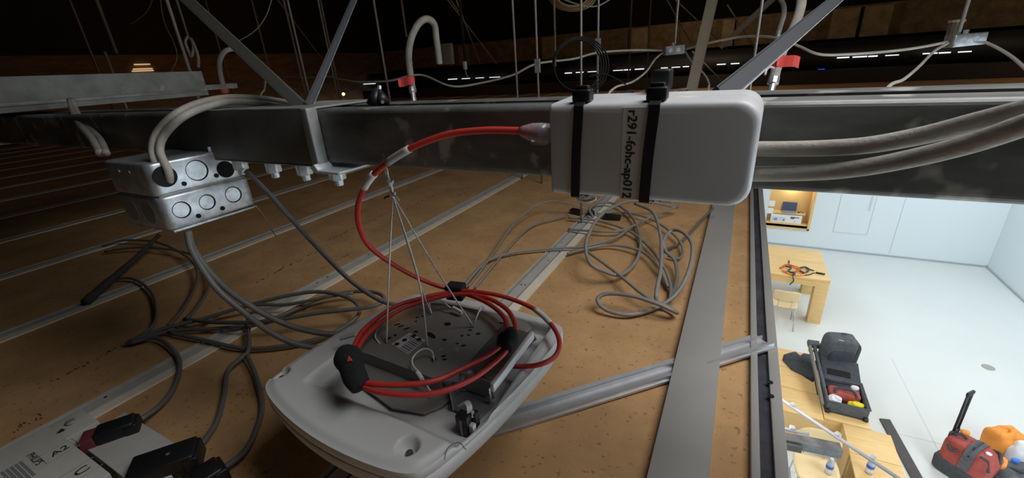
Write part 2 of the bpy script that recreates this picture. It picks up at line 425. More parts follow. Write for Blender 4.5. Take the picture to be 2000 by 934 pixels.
for k, (x0, z0, nm, lb) in enumerate([(.90, .80, 'sign_card', 'white sign card standing left of the laptop, lower one'), (.91, .99, 'sign_card', 'white sign card standing left of the laptop, upper one')]):
    o = MB().box((x0, 12.06, FZ+z0), (x0+.13, 12.08, FZ+z0+.14)).build(nm, mat('box_white', (.86, .86, .86), .5)); tag(o, lb, 'card', 'cards in the niche')
gd = thing('headset', 'small dark gadget lying beside the laptop', 'gadget', (1.62, 12.1, FZ+.86))
cable('band', [(1.58, 12.1, FZ+.87), (1.63, 12.08, FZ+.895), (1.68, 12.1, FZ+.87)], .010, TEXG, gd); MB().box((1.55, 12.08, FZ+.861), (1.60, 12.12, FZ+.885)).build('body', TEXG, gd, bevel=.005)

# ================================================================== MAIN BEAM
BY, BY1, BT, BB = .36, .467, -.0346, -.0990
bm_ = thing('strut_beam', 'long galvanised steel channel beam crossing the picture above the ceiling', 'beam', (-.5, .41, BB))
X0, X1 = -6.8, 2.7
def prof(mb, poly, x0, x1):
    n = len(poly)
    return mb.add([(x0, y, z) for y, z in poly]+[(x1, y, z) for y, z in poly], [list(range(n)), list(range(n, 2*n))[::-1]]+[(i, (i+1) % n, n+(i+1) % n, n+i) for i in range(n)])
t = .0025
def arc(cy, cz, r, a0, a1, k=5): return [(cy+r*math.cos(a0+(a1-a0)*i/k), cz+r*math.sin(a0+(a1-a0)*i/k)) for i in range(k+1)]
ro = .006
outer = [(.394, BT-.012), (.394, BT)] + arc(BY+ro, BT-ro, ro, PI/2, PI) + arc(BY+ro, BB+ro, ro, PI, 1.5*PI) + arc(BY1-ro, BB+ro, ro, 1.5*PI, 2*PI) + arc(BY1-ro, BT-ro, ro, 0, PI/2) + [(.418, BT), (.418, BT-.012)]
ri = ro-t
inner = [(.418+t, BT-.012), (.418+t, BT-t)] + arc(BY1-ro, BT-ro, ri, PI/2, 0) + arc(BY1-ro, BB+ro, ri, 0, -PI/2) + arc(BY+ro, BB+ro, ri, 1.5*PI, PI) + arc(BY+ro, BT-ro, ri, PI, PI/2) + [(.394-t, BT-t), (.394-t, BT-.012)]
n = len(outer); mb = MB()
for a, b in zip(range(n-1), range(1, n)):
    o1, o2 = outer[a], outer[b]; i1, i2 = inner[n-1-a], inner[n-1-b]
    mb.add([(x, *p) for x in (X0, X1) for p in (o1, o2, i2, i1)], [(0, 1, 5, 4), (3, 2, 6, 7), (0, 4, 7, 3), (1, 2, 6, 5), (0, 3, 2, 1), (4, 5, 6, 7)])
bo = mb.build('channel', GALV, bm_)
bmesh_ = bmesh.new(); bmesh_.from_mesh(bo.data); bmesh.ops.remove_doubles(bmesh_, verts=bmesh_.verts, dist=1e-5); bmesh.ops.recalc_face_normals(bmesh_, faces=bmesh_.faces); bmesh_.to_mesh(bo.data); bmesh_.free()
# splice sleeve on the left half of the beam with its end bracket and bolts
xs0, xs1 = at(345, 250, Y=BY-.004).x, at(611, 240, Y=BY-.004).x
sl = thing('splice_sleeve', 'flat galvanised splice plate wrapped over the beam beside the junction boxes', 'plate', (xs0, BY, BB))
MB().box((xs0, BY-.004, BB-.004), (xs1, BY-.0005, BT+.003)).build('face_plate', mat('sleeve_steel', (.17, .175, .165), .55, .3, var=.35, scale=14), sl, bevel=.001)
MB().box((xs0, BY-.004, BT+.0008), (xs1, BY1, BT+.0035)).build('top_plate', GALVD, sl, bevel=.001)
MB().box((xs0, BY-.004, BB-.0045), (xs1+.01, BY1-.03, BB-.001)).build('bottom_plate', GALVD, sl, bevel=.001)
br = thing('angle_bracket', 'bright bent steel strap with a foot clamped on the beam', 'bracket', (xs1, BY-.004, BB-.005))
MB().box((xs1-.004, BY-.016, BB-.003), (xs1+.008, BY-.0005, BT+.0036)).build('upright', GALVD, br, bevel=.0015)
foot = MB()
fp = [(xs1-.002, BB-.001), (xs1+.006, BB-.0075), (xs1+.045, BB-.0075), (xs1+.048, BB-.004), (xs1+.012, BB-.0035), (xs1+.007, BB+.004)]
foot.add([(x, BY-.022, z) for x, z in fp]+[(x, BY+.03, z) for x, z in fp], [list(range(6)), list(range(6, 12))[::-1]]+[(i, (i+1) % 6, 6+(i+1) % 6, 6+i) for i in range(6)])
foot.build('foot', NUTZ, br, bevel=.001)
for k, (px_, py_) in enumerate([(471, 328), (536, 335), (597, 342), (660, 347)]):
    p = at(px_, py_, Y=BY+.006); z1 = BB-.0045 if k < 3 else BB-.0075
    b = thing('hex_bolt', 'zinc hex nut with bolt tip under the beam, %s from the left' % ORD[k], 'bolt', (p.x, p.y, z1), 'nuts under the beam')
    MB().tube([(p.x, p.y, z1), (p.x, p.y, z1-.014)], .0105, 6).build('nut', NUTZ, b, bevel=.0012)
    MB().tube([(p.x, p.y, z1-.014), (p.x, p.y, z1-.021), (p.x, p.y, z1-.022)], [.0055, .0055, .0045], 12).build('bolt_tip', NUTZ, b, smooth=False)
    if k == 3: MB().box((p.x-.014, p.y-.014, z1-.0022), (p.x+.014, p.y+.014, z1-.0002)).build('square_washer', GALVD, b)

# second channel at upper left, crossing above the main beam
A = at(-40, 225.5, Z=-.0265); B = at(408, 185.3, Z=-.0265)
u = (B-A); u.z = 0; L_ = u.length; u.normalize(); v = Vector((-u.y, u.x, 0))
c2 = thing('cross_channel', 'short grey galvanised channel end over the beam at upper left', 'beam', A)
Mx = frame(A, u, v)
h = .072
pr = [(0, 0), (.10, 0), (.10, h), (.078, h), (.078, h-.004), (.096, h-.004), (.096, .004), (.004, .004), (.004, h-.004), (.022, h-.004), (.022, h), (0, h)]
MB().add([Mx @ Vector((x, y, z)) for x in (0, L_) for y, z in pr], [list(range(12)), list(range(12, 24))[::-1]]+[(i, (i+1) % 12, 12+(i+1) % 12, 12+i) for i in range(12)]).build('channel', mat('weathered_zinc', (.30, .32, .31), .6, .3, var=.3, scale=16, specks=(22, .63, (.55, .56, .54), .5)), c2)
MB().box((0, -.003, .012), (L_-.01, 0, .020), Mx).build('ridge', GALVD, c2, bevel=.001)
MB().box((L_, .01, .014), (L_+.14, .05, .030), Mx).build('stub_rail', GALVD, c2)
# anchor fitting hanging on it
p = at(437, 177, X=at(437, 177, Z=-.004).x)
# ================================================================== JUNCTION BOXES
JX1, JX0, JY0, JY1 = -.69, -.815, .268, .392
def rbox(x0, x1, y0, y1, z0, z1, r=.012, k=4):
    # box with rounded vertical corners
    pts = []
    for cx, cy, a in ((x1-r, y1-r, 0), (x0+r, y1-r, PI/2), (x0+r, y0+r, PI), (x1-r, y0+r, 1.5*PI)):
        pts += [(cx+r*math.cos(a+PI/2*i/k), cy+r*math.sin(a+PI/2*i/k)) for i in range(k+1)]
    return MB().prism(pts, z0, z1)
zb = [(-.0905, -.1365), (-.1375, -.1855)]
JB = []
for k, (za, zb_) in enumerate(zb):
    lab = ['square zinc junction box bolted under the beam, cables in its open knockout', 'square zinc junction box with three round knockouts, fixed below another box'][k]
    y1 = JY1 if k == 0 else JY1+.006
    j = thing('junction_box', lab, 'junction box', (JX0+.06, JY0+.06, zb_), 'stacked junction boxes')
    rbox(JX0, JX1, JY0, y1, zb_, za, .012).build('body', GALVL, j, bevel=.004, seg=3)
    JB.append(j)
    rng = ([((385, 333), .0135, 'knockout')] if k == 0 else [((355, 410), .0105, 'knockout'), ((405, 395), .0100, 'knockout'), ((456, 380), .0110, 'knockout')])
    for (c, r, nm) in rng:
        q = at(*c, X=JX1)
        ring = MB(); disc_x(ring, (JX1, q.y, q.z), r+.0016, 24, .0004)
        rg = ring.build('knockout_gap', HOLE, j)
        d = MB(); disc_x(d, (JX1+.0003, q.y-.0012, q.z+.0004), r, 24, .0009); d.build('knockout', GALVL, rg, smooth=False)
    for (c, r) in ([((323, 345), .0145), ((441, 331), .0125), ((360, 359), .0032), ((423, 343), .0032)] if k == 0 else [((388, 422), .0033), ((435, 407), .0033)]):
        q = at(*c, X=JX1+.0008); d = MB(); disc_x(d, (JX1+.0005, q.y, q.z), r, 24, .0007); d.build('open_hole', HOLE, j)
    # front face details (towards the camera)
    if k == 1:
        MB().tube([(JX0+.035+.0*i, JY0-.0006+.0012*i, -.161) for i in range(2)], .017, 20).build('knockout', GALVD, j)
        MB().tube([(JX0+.085, JY0-.0006+.0012*i, -.161) for i in range(2)], .017, 20).build('knockout', GALVD, j)
    else:
        for dx in (.045, .075): MB().tube([(JX0+dx, JY0-.001, -.103), (JX0+dx, JY0+.002, -.103)], .0025, 10).build('rivet', GALVL, j)
MB().box((JX0+.004, JY0+.004, -.1376), (JX1-.004, JY1, -.1364)).build('gasket_plate', GALVD, JB[1])
MB().box((JX1-.005, JY1-.04, -.0906), (JX1-.002, JY1+.0, -.083)).build('mounting_ear', GALVL, JB[0], bevel=.001)
MB().box((JX0+.004, JY0+.004, -.189), (JX1+.001, JY1+.004, -.1856)).build('cover_plate', GALVL, JB[1], bevel=.0005)
for dx in (.02, .1): MB().box((JX0+dx, BY+.0, -.0905), (JX0+dx+.012, BY+.012, BB+.0005)).build('hanger_lug', GALVD, JB[0])

# cables at the junction boxes
q0 = at(325, 352, X=JX1-.008)
def pD(lst): return [dp(x, y, d) for x, y, d in lst]
dq = depth(q0)
for k, dxy in enumerate([(0, 0), (13, 6)]):
    ox, oy = dxy
    path = pD([(325+ox*.5, 358+oy, dq+.005), (312+ox*1.3, 335, dq-.01), (298+ox*1.1, 296, dq-.012), (308+ox, 258+oy, dq-.015), (345+ox, 222+oy, dq-.02), (395+ox, 200+oy*1.2, .60), (455, 191+oy*1.3, .615), (520, 195+oy*1.1, .615), (575, 205+oy*.6, .60), (618, 214+oy*.2, .572)])
    o = cable('flexible_cable', path, .0052, FLEX, n=10)
    tag(o, ['grey flexible cable arching from the open knockout over the beam, upper one', 'grey flexible cable arching from the open knockout over the beam, lower one'][k], 'cable', 'flexible cables at the junction box')
for k, ox in enumerate([0, 15]):
    path = pD([(138+ox*.2, 196, .86), (145+ox*.4, 222, .84), (160+ox*.8, 248, .80), (180+ox, 272, .755), (196+ox*.8, 300, .715)])
    o = cable('flexible_cable', path, .0062 - .0008*k, FLEX, n=10)
    tag(o, ['pale flexible cable dropping from the cross channel to the junction box, left one', 'pale flexible cable dropping from the cross channel to the junction box, right one'][k], 'cable', 'flexible cables at the junction box')

# ================================================================== POWER INJECTOR strapped to the beam
PF = .300          # front face
pa = thing('power_injector', 'white plastic power injector strapped to the beam with printed name label', 'power adapter', (-.06, .33, -.10))
xl, xr = at(1073, 300, Y=PF).x, at(1478, 300, Y=PF).x
zt, zl = at(1270, 200, Y=PF).z, at(1270, 394, Y=PF).z
def rr_ring(x0, x1, z0, z1, y, rl, rrt, k=6):
    out = []
    for cx, cz, a, r in ((x1-rrt, z1-rrt, 0, rrt), (x0+rl, z1-rl, PI/2, rl), (x0+rl, z0+rl, PI, rl), (x1-rrt, z0+rrt, 1.5*PI, rrt)):
        out += [Vector((cx+r*math.cos(a+PI/2*i/k), y, cz+r*math.sin(a+PI/2*i/k))) for i in range(k+1)]
    return out
def loft(mb, rings):
    n = len(rings[0]); vv = [p for R_ in rings for p in R_]; ff = []
    for i in range(len(rings)-1): ff += [(i*n+k, i*n+(k+1) % n, (i+1)*n+(k+1) % n, (i+1)*n+k) for k in range(n)]
    ff += [list(range(n)), list(range((len(rings)-1)*n, len(rings)*n))[::-1]]
    return mb.add(vv, ff)
rings = []
for dy, ins in ((0, .0045), (.0006, .0024), (.002, .0009), (.0045, 0), (.030, -.0012), (.031, -.0002), (.032, -.0012), (.056, -.0022), (.0575, -.001)):
    rings.append(rr_ring(xl+ins*.4, xr-ins, zl+ins, zt-ins, PF+dy, .0022, .0135))
loft(MB(), rings).build('housing', WHITE, pa, smooth=False, bevel=.0004)
for ob in [o for o in pa.children]: ob.data.polygons.foreach_set('use_smooth', [True]*len(ob.data.polygons))
pf_face = PF
# paper label with the printed name, read from top to bottom
la, lb_ = at(1217, 215, Y=PF), at(1243, 390, Y=PF)
MB().box((la.x, PF-.0004, lb_.z), (lb_.x+.0035, PF+.001, zt-.003)).build('name_label', LABEL, pa)
cen = at(1229, 305, Y=PF-.0006)
tx = text('label_text', 'r291-fohc-ap012', .0079, INK, pa, frame(cen, (-.035, 0, -1), (1, 0, 0)), sx=1.0, ext=.00012, bold=.00009)
d = tx.data
ex = max(v.co.z for v in d.vertices)-min(v.co.z for v in d.vertices)
want = at(1236, 219, Y=PF).z-at(1227, 390, Y=PF).z
d.transform(Matrix.Translation(cen) @ Matrix.Diagonal((1.12, 1, want/ex, 1)) @ Matrix.Translation(-cen))
# zip ties around injector and beam
for k, (xa, lab) in enumerate([((1122, 290), 'black zip tie around the white injector, on the side of the red plug'), ((1272, 290), 'black zip tie around the white injector, beside the name label')]):
    a_top = at(1130 if k == 0 else 1278, 205, Y=PF-.0012).x; a_bot = at(1124 if k == 0 else 1258, 392, Y=PF-.0012).x
    w = .0068 if k == 0 else .0072
    z = thing('zip_tie', lab, 'zip tie', (a_top, PF, zt), 'zip ties on the injector')
    front = [Vector((a_top, PF+.006, zt+.0016)), Vector((a_top, PF-.0005, zt-.001)), Vector((a_top, PF-.0014, zt-.006)), Vector(((a_top+a_bot)/2-.0005, PF-.0014, (zt+zl)/2)), Vector((a_bot, PF-.0014, zl+.005)), Vector((a_bot, PF-.0006, zl-.0006)), Vector((a_bot, PF+.008, zl-.0022)), Vector((a_bot, PF+.030, BB-.004)), Vector((a_bot, BY1-.02, BB-.003)), Vector((a_bot, BY1+.0015, BB+.004)), Vector((a_bot, BY1+.0015, BT-.004)), Vector((a_top, BY1-.01, BT+.0035)), Vector((a_top, BY+.01, BT+.003)), Vector((a_top, PF+.012, zt+.0018))]
    MB().strap(cr(front, 3), w, .0012, (1, 0, 0)).build('strap', BLACK, z)
    MB().box((a_top-.0066, PF+.003, zt+.0008), (a_top+.0066, PF+.014, zt+.0092)).build('head', BLACK, z, bevel=.0012)
    MB().box((a_top-.0045, PF+.005, zt+.0092), (a_top+.0045, PF+.011, zt+.0118)).build('tail_end', BLACK, z, bevel=.0006)
    if k == 1:
        p = at(1292, 165, Y=PF+.055)
        MB().box((p.x-.0065, PF+.046, zt+.004), (p.x+.0070, PF+.064, zt+.0185)).build('head', BLACK, z, bevel=.0015)
# white loop end under the first tie
p0 = at(1133, 385, Y=PF+.004)
o = cable('white_clip', [p0+Vector((-.004, 0, .005)), p0+Vector((-.001, 0, -.002)), p0+Vector((.005, .001, -.0035)), p0+Vector((.012, .002, -.0005))], .0016, WHITE); tag(o, 'small white plastic loop hanging under the injector', 'clip')

# two thick cables leaving the injector on the right
def pY(l): return [at(x, y, Y=Y_) for x, y, Y_ in l]
o = cable('power_cable', pY([(1470, 291, .335), (1540, 291, .335), (1620, 289, .332), (1700, 283, .328), (1800, 265, .322), (1900, 240, .31), (2010, 213, .295), (2150, 178, .28), (2500, 110, .26), (3400, 20, .25)]), .0052, FLEX, n=14)
tag(o, 'thick beige cable leaving the injector to the right, upper one', 'cable', 'thick cables right of the injector')
o = cable('power_cable', pY([(1468, 340, .335), (1540, 339, .333), (1620, 335, .328), (1700, 325, .320), (1800, 305, .310), (1900, 279, .297), (2010, 242, .282), (2150, 196, .268), (2500, 130, .25), (3400, 40, .235)]), .0053, FLEX, n=14)
tag(o, 'thick beige cable leaving the injector to the right, lower one', 'cable', 'thick cables right of the injector')

# ================================================================== ACCESS POINT hung under the beam
AX, AY, AZ = -.325, .329, -.331
a_, b_ = .147, .141
ap = thing('access_point', 'white square wireless access point hanging upside down with grey mounting bracket', 'access point', (AX, AY, AZ-.05))
CL, CFr, CRt, CB = Vector((-.472, .212)), Vector((-.218, .190)), Vector((-.176, .462)), Vector((-.440, .460))
def outl(u, v):
    r = max(abs(u), abs(v))
    if r < 1e-9: uu = vv = 0.0
    else: uu, vv = u/r, v/r
    p = CL*((1-uu)*(1-vv)/4)+CFr*((1+uu)*(1-vv)/4)+CRt*((1+uu)*(1+vv)/4)+CB*((1-uu)*(1+vv)/4)
    if abs(vv) >= abs(uu): p = p+Vector((0, (.013 if vv > 0 else -.017)*(1-uu*uu)))
    else: p = p+Vector(((.011 if uu > 0 else -.012)*(1-vv*vv), 0))
    # soften the corners
    k = (abs(uu)*abs(vv))**10
    p = p+(Vector((AX, AY))-p)*(.035*k)
    return ((AX+(p.x-AX)*r-AX)/a_, (AY+(p.y-AY)*r-AY)/b_)
def sst(e0, e1, x):
    q = min(1, max(0, (x-e0)/(e1-e0))); return q*q*(3-2*q)
dim = [at(797, 872, Z=AZ+.0), at(547, 727, Z=AZ+.0)]
def hgt(X, Y, r):
    z = -.0035*sst(.93, 1.0, r)*1.0 + .004*(1-sst(.55, 1.0, r))
    # bracket bay
    bx_ = sst(-.424, -.412, X)*(1-sst(-.200, -.1925, X)); by_ = sst(.230, .248, Y)*(1-sst(.446, .453, Y))
    bay = bx_*by_
    # cable notch towards the front right corner
    nx = sst(-.262, -.244, X)*(1-sst(-.196, -.1925, X)); ny = sst(.205, .217, Y)*(1-sst(.26, .27, Y))
    z -= .017*bay
    for q in dim:
        dd = math.hypot(X-q.x, (Y-q.y)*1.0); z -= .012*(1-sst(.005, .0125, dd))
    return z
N = 150
P = []
for i in range(N+1):
    row = []
    for j in range(N+1):
        u_, v_ = -1+2*j/N, -1+2*i/N
        x, y = outl(u_, v_); r = max(abs(u_), abs(v_))
        X, Y = AX+a_*x, AY+b_*y
        row.append(Vector((X, Y, AZ+hgt(X, Y, r))))
    P.append(row)
mb = MB().grid(P)
edge = P[0][:-1]+[P[i][N] for i in range(N)]+P[N][::-1][:-1]+[P[N-i][0] for i in range(N)]
def ringat(s, dz): return [Vector((AX+(p.x-AX)*s, AY+(p.y-AY)*s, AZ+dz)) for p in edge]
def loft_open(mb, rings):
    n = len(rings[0]); return mb.add([p for R_ in rings for p in R_], [(i*n+k, i*n+(k+1) % n, (i+1)*n+(k+1) % n, (i+1)*n+k) for i in range(len(rings)-1) for k in range(n)])
loft_open(mb, [edge, ringat(1.003, -.006), ringat(1.004, -.0135), ringat(.998, -.0140)])
mb.build('base_cover', WHITE2, ap, smooth=True)
m2 = loft_open(MB(), [ringat(.998, -.0146), ringat(1.005, -.0152), ringat(1.003, -.022), ringat(.985, -.034), ringat(.94, -.045), ringat(.86, -.052), ringat(.6, -.056), ringat(.05, -.057)])
m2.build('dome_shell', WHITE2, ap, smooth=True)
loft_open(MB(), [ringat(.995, -.0135), ringat(.995, -.0152)]).build('seam', mat('seam_grey', (.2, .2, .2), .7), ap)
for q in dim:
    MB().cyl((q.x, q.y, AZ-.013), (q.x, q.y, AZ-.0075), .0034, 14).build('screw', STEELD, ap)
# little release button outline at the right edge
q = at(893, 885, Z=AZ-.003)
MB().strap(cr([q+Vector((-.006, -.012, .0012)), q+Vector((-.010, .0, .0022)), q+Vector((-.004, .009, .0022)), q+Vector((.006, .006, .0006))], 6), .0006, .0008, (0, 0, 1)).build('button_outline', mat('seam_grey', (.2, .2, .2), .7), ap)
# grey bracket plates
BZ = AZ+.0105
BRM = mat('bracket_zinc', (.34, .33, .31), .40, .35, var=.12, scale=14)
lowp = [(-.398, .272), (-.405, .40), (-.36, .440), (-.225, .444), (-.205, .425), (-.246, .31), (-.25, .275), (-.262, .258), (-.30, .250)]
MB().prism(lowp, AZ-.0085, AZ-.0065).build('back_plate', BRM, ap)
topp = [(-.402, .296), (-.420, .335), (-.418, .382), (-.384, .425), (-.345, .433), (-.268, .437), (-.226, .436), (-.212, .424), (-.214, .408), (-.235, .388), (-.240, .300), (-.262, .291)]
plate = MB().prism(topp, BZ-.0022, BZ).build('mounting_plate', BRM, ap, bevel=.0006)
MB().prism([(-.402, .296), (-.262, .291), (-.262, .2935), (-.402, .2985)], AZ-.0065, BZ-.002).build('front_lip', BRM, ap)
MB().prism([(-.420, .335), (-.402, .296), (-.400, .299), (-.4175, .336)], AZ-.0065, BZ-.002).build('side_lip', BRM, ap)
MB().prism([(-.2425, .392), (-.2425, .30), (-.239, .30), (-.239, .392)], BZ, BZ+.0035).build('rib', GALVD, plate)
# slots and holes punched in the plate
for (c, rx, ry, rot) in [((874, 633), .0068, .0055, 0), ((776, 634), .006, .0022, .9), ((783, 637), .006, .0022, .9), ((794, 642), .006, .0022, .9), ((815, 620), .004, .002, .4), ((812, 628), .003, .0018, .3), ((826, 618), .003, .002, .3), ((812, 648), .0045, .0024, .2), ((868, 664), .0045, .0030, .3), ((842, 655), .013, .0048, -.35), ((758, 661), .006, .003, .8), ((902, 656), .0032, .0022, .3), ((915, 655), .003, .0022, .3), ((918, 645), .004, .0022, .3), ((934, 652), .0045, .003, .7), ((893, 671), .003, .0022, .6), ((905, 675), .0045, .0026, .7), ((866, 696), .004, .0024, .6), ((868, 702), .004, .0022, .4), ((848, 702), .004, .0035, .4), ((772, 655), .003, .003, 0), ((980, 631), .0055, .0022, .2)]:
    q = at(*c, Z=BZ+.0002); mb = MB(); rx *= .75; ry *= .75
    pts = [(q.x+math.cos(rot)*rx*math.cos(t_)-math.sin(rot)*ry*math.sin(t_), q.y+math.sin(rot)*rx*math.cos(t_)+math.cos(rot)*ry*math.sin(t_)) for t_ in [2*PI*k/14 for k in range(14)]]
    mb.prism(pts, BZ-.0004, BZ+.0003).build('punched_hole', HOLE, plate)
for c in [(893, 683), (862, 683)]:
    q = at(*c, Z=BZ+.0002); MB().cyl((q.x, q.y, BZ-.0003), (q.x, q.y, BZ+.0005), .0034, 12).build('dimple', ALU, plate)
# printed rating label
q1, q2, q3, q4 = at(765, 672, Z=BZ+.0003), at(800, 650, Z=BZ+.0003), at(832, 665, Z=BZ+.0003), at(797, 692, Z=BZ+.0003)
rl = MB().add([q1, q2, q3, q4], [(0, 1, 2, 3)]).build('rating_label', mat('silver_label', (.58, .59, .60), .35), plate)
up = Vector((0, 0, .0002))
for k in range(8):
    f0, f1 = (k+.35)/9, (k+.75)/9
    A, B = q4.lerp(q1, .06), q3.lerp(q2, .06); e = .55 if k < 6 else .85
    a1, a2 = q4.lerp(q3, f0), q4.lerp(q3, f1); b1, b2 = q1.lerp(q2, f0), q1.lerp(q2, f1)
    MB().add([a1.lerp(b1, .06)+up, a1.lerp(b1, e)+up, a2.lerp(b2, e)+up, a2.lerp(b2, .06)+up], [(0, 1, 2, 3)]).build('print_line', INK if k % 3 else mat('print_grey', (.2, .2, .2), .6), rl)
for c in [(808, 656), (790, 664), (818, 663), (775, 672)]:
    q = at(*c, Z=BZ+.0006); MB().cyl((q.x, q.y, BZ+.0003), (q.x, q.y, BZ+.0006), .0034, 12).build('print_mark', INK, rl)
# slide tray with the bright folded edge
TZ = AZ+.0155
tray = MB().prism([(-.246, .318), (-.203, .308), (-.201, .404), (-.246, .412)], TZ-.0016, TZ).build('slide_tray', mat('tray_zinc', (.27, .265, .265), .35, .6, var=.1, scale=10), ap, bevel=.0004)
MB().box((-.2045, .302, TZ-.009), (-.1990, .407, TZ+.0022)).build('bright_edge', mat('bright_fold', (.74, .77, .80), .4, .1), tray, bevel=.0015)
MB().box((-.246, .306, AZ-.007), (-.2035, .3085, TZ)).build('end_wall', GALVD, tray)
MB().box((-.204, .298, AZ-.006), (-.2025, .302, TZ-.002)).build('edge_clip', CHROME, tray, bevel=.0003)
# light sheet metal apron in front of the tray
def zp(l, z): return [(at(x, y, Z=z).x, at(x, y, Z=z).y) for x, y in l]
APM = mat('apron_zinc', (.24, .245, .25), .4, .45, var=.12, scale=30)
ap_ = MB().prism(zp([(881, 780), (885, 798), (900, 806), (928, 826), (967, 787), (955, 779), (930, 762), (895, 763)], AZ-.009), AZ-.0105, AZ-.009).build('apron', APM, ap, bevel=.0004)
w1, w2, w3 = [Vector((*q_, 0)) for q_ in zp([(895, 763), (881, 782), (885, 799)], AZ-.009)]
MB().strap([w1+Vector((0, 0, AZ-.003)), w2+Vector((0, 0, AZ-.003)), w3+Vector((0, 0, AZ-.005))], .013, .0012, (0, 0, 1)).build('apron_wall', GALVL, ap_)
MB().prism([(-.268, .295), (-.246, .306), (-.246, .309), (-.268, .298)], AZ-.007, AZ+.010).build('upright_tab', GALVL, ap_, bevel=.0004)
MB().prism([(-.2405, .318), (-.240, .318), (-.240, .40), (-.2405, .40)], AZ-.002, BZ+.001).build('side_wall', GALVL, ap_)
# latch with black block and white clip at the front notch
q = at(908, 826, Z=AZ-.004)
lt = MB().box((q.x-.007, q.y-.006, AZ-.014), (q.x+.007, q.y+.005, AZ+.008)).build('latch', BLACK, ap, bevel=.0008)
MB().box((q.x-.0015, q.y-.007, AZ-.014), (q.x+.001, q.y-.0058, AZ+.004)).build('latch_groove', GALVD, lt)
MB().box((q.x+.007, q.y-.004, AZ-.012), (q.x+.0125, q.y+.002, AZ-.001)).build('clip_foot', WHITE, lt, bevel=.0008)
MB().strap(cr([(q.x-.012, q.y+.012, AZ+.004), (q.x-.006, q.y+.013, AZ+.010), (q.x+.002, q.y+.008, AZ+.0115), (q.x+.006, q.y+.001, AZ+.004)], 5), .006, .0014, (.5, .8, 0)).build('clip_lever', WHITE, lt)
MB().strap([(q.x+.0085, q.y+.004, AZ+.012), (q.x+.009, q.y+.003, AZ+.004)], .003, .001, (.7, .7, 0)).build('chrome_pin', CHROME, lt)
MB().box((q.x+.005, q.y+.003, AZ-.010), (q.x+.012, q.y+.010, AZ+.008)).build('latch_block', BLACK, lt, bevel=.0008)

# suspension cords: knot under the beam, four legs down to the plate
kt = dp(767, 382, depth(at(750, 330, Y=BY+.03))+.002)
top = at(750, 327, Y=BY+.03); top.z = BB-.001
cd = thing('suspension_cord', 'white twisted cords tying the access point to the beam', 'cord', top)
MB().tube(cr([top, top.lerp(kt, .3)+Vector((.003, 0, 0)), top.lerp(kt, .6)-Vector((.002, 0, 0)), kt], 5), .0011, 6).build('strand', CORD, cd, smooth=True)
MB().tube(cr([top+Vector((.004, 0, .001)), top.lerp(kt, .35)+Vector((-.002, 0, 0)), top.lerp(kt, .7)+Vector((.003, 0, 0)), kt], 5), .0011, 6).build('strand', CORD, cd, smooth=True)
MB().tube(cr([top+Vector((-.004, 0, .001)), top.lerp(kt, .2), top.lerp(kt, .5)+Vector((.004, -.002, 0)), kt+Vector((.001, 0, .002))], 5), .0011, 6).build('strand', CORD, cd, smooth=True)
for zz in (0, .0022, .016, .018):
    c_ = kt+Vector((0, 0, zz)); rr_ = .0034
    MB().tube([c_+Vector((rr_*math.cos(q_), rr_*math.sin(q_), .0012*math.sin(q_*2))) for q_ in [2*PI*k/12 for k in range(12)]], .0012, 6, closed=True).build('knot_wrap', CORD, cd, smooth=True)
MB().tube(cr([kt, kt+Vector((.008, -.004, .001)), kt+Vector((.014, -.005, -.004))], 5), .0011, 6).build('knot_end', CORD, cd, smooth=True)
MB().tube(cr([kt, kt+Vector((-.006, -.004, -.001)), kt+Vector((-.010, -.005, -.003))], 5), .0013, 6).build('knot_end', STEELD, cd, smooth=True)
for (mid, end) in [((760, 530), (755, 672)), ((818, 548), (836, 682)), ((822, 560), (843, 614)), ((852, 526), (926, 640))]:
    E_ = at(*end, Z=BZ); M_ = kt.lerp(E_, .52); pm = ray(*mid); M2 = pm*(depth(M_)/1.0)
    MB().tube(cr([kt, M2, E_], 10), .00105, 6).build('strand', CORD, cd, smooth=True)
# cord loops and crimp sleeves lying on the plate
def zpath(l): return [at(x, y, Z=BZ+h_) for x, y, h_ in l]
for pts in [[(742, 672, 0), (733, 658, .004), (737, 636, .010), (722, 640, .012), (700, 652, .013), (694, 656, .012)],
            [(843, 614, 0), (839, 596, .010), (838, 584, .016), (858, 585, .014), (880, 602, .008)],
            [(926, 640, 0), (930, 622, .012), (940, 600, .018), (946, 602, .016), (934, 610, .012)],
            [(848, 704, .004), (843, 686, .010), (826, 682, .013), (808, 696, .012), (806, 712, .009), (820, 730, .004), (833, 752, -.004), (844, 770, -.008)]]:
    MB().tube(cr(zpath(pts), 6), .0010, 6).build('loop', CORD, cd, smooth=True)
for (a1, a2, m_) in [((663, 662, .012), (692, 654, .012), GALVD), ((885, 601, .008), (903, 611, .006), CORD), ((815, 727, .005), (824, 740, .002), CORD), ((936, 604, .015), (944, 600, .017), CORD)]:
    MB().cyl(*zpath([a1, a2]), .0026, 10).build('crimp_sleeve', m_, cd, smooth=False)

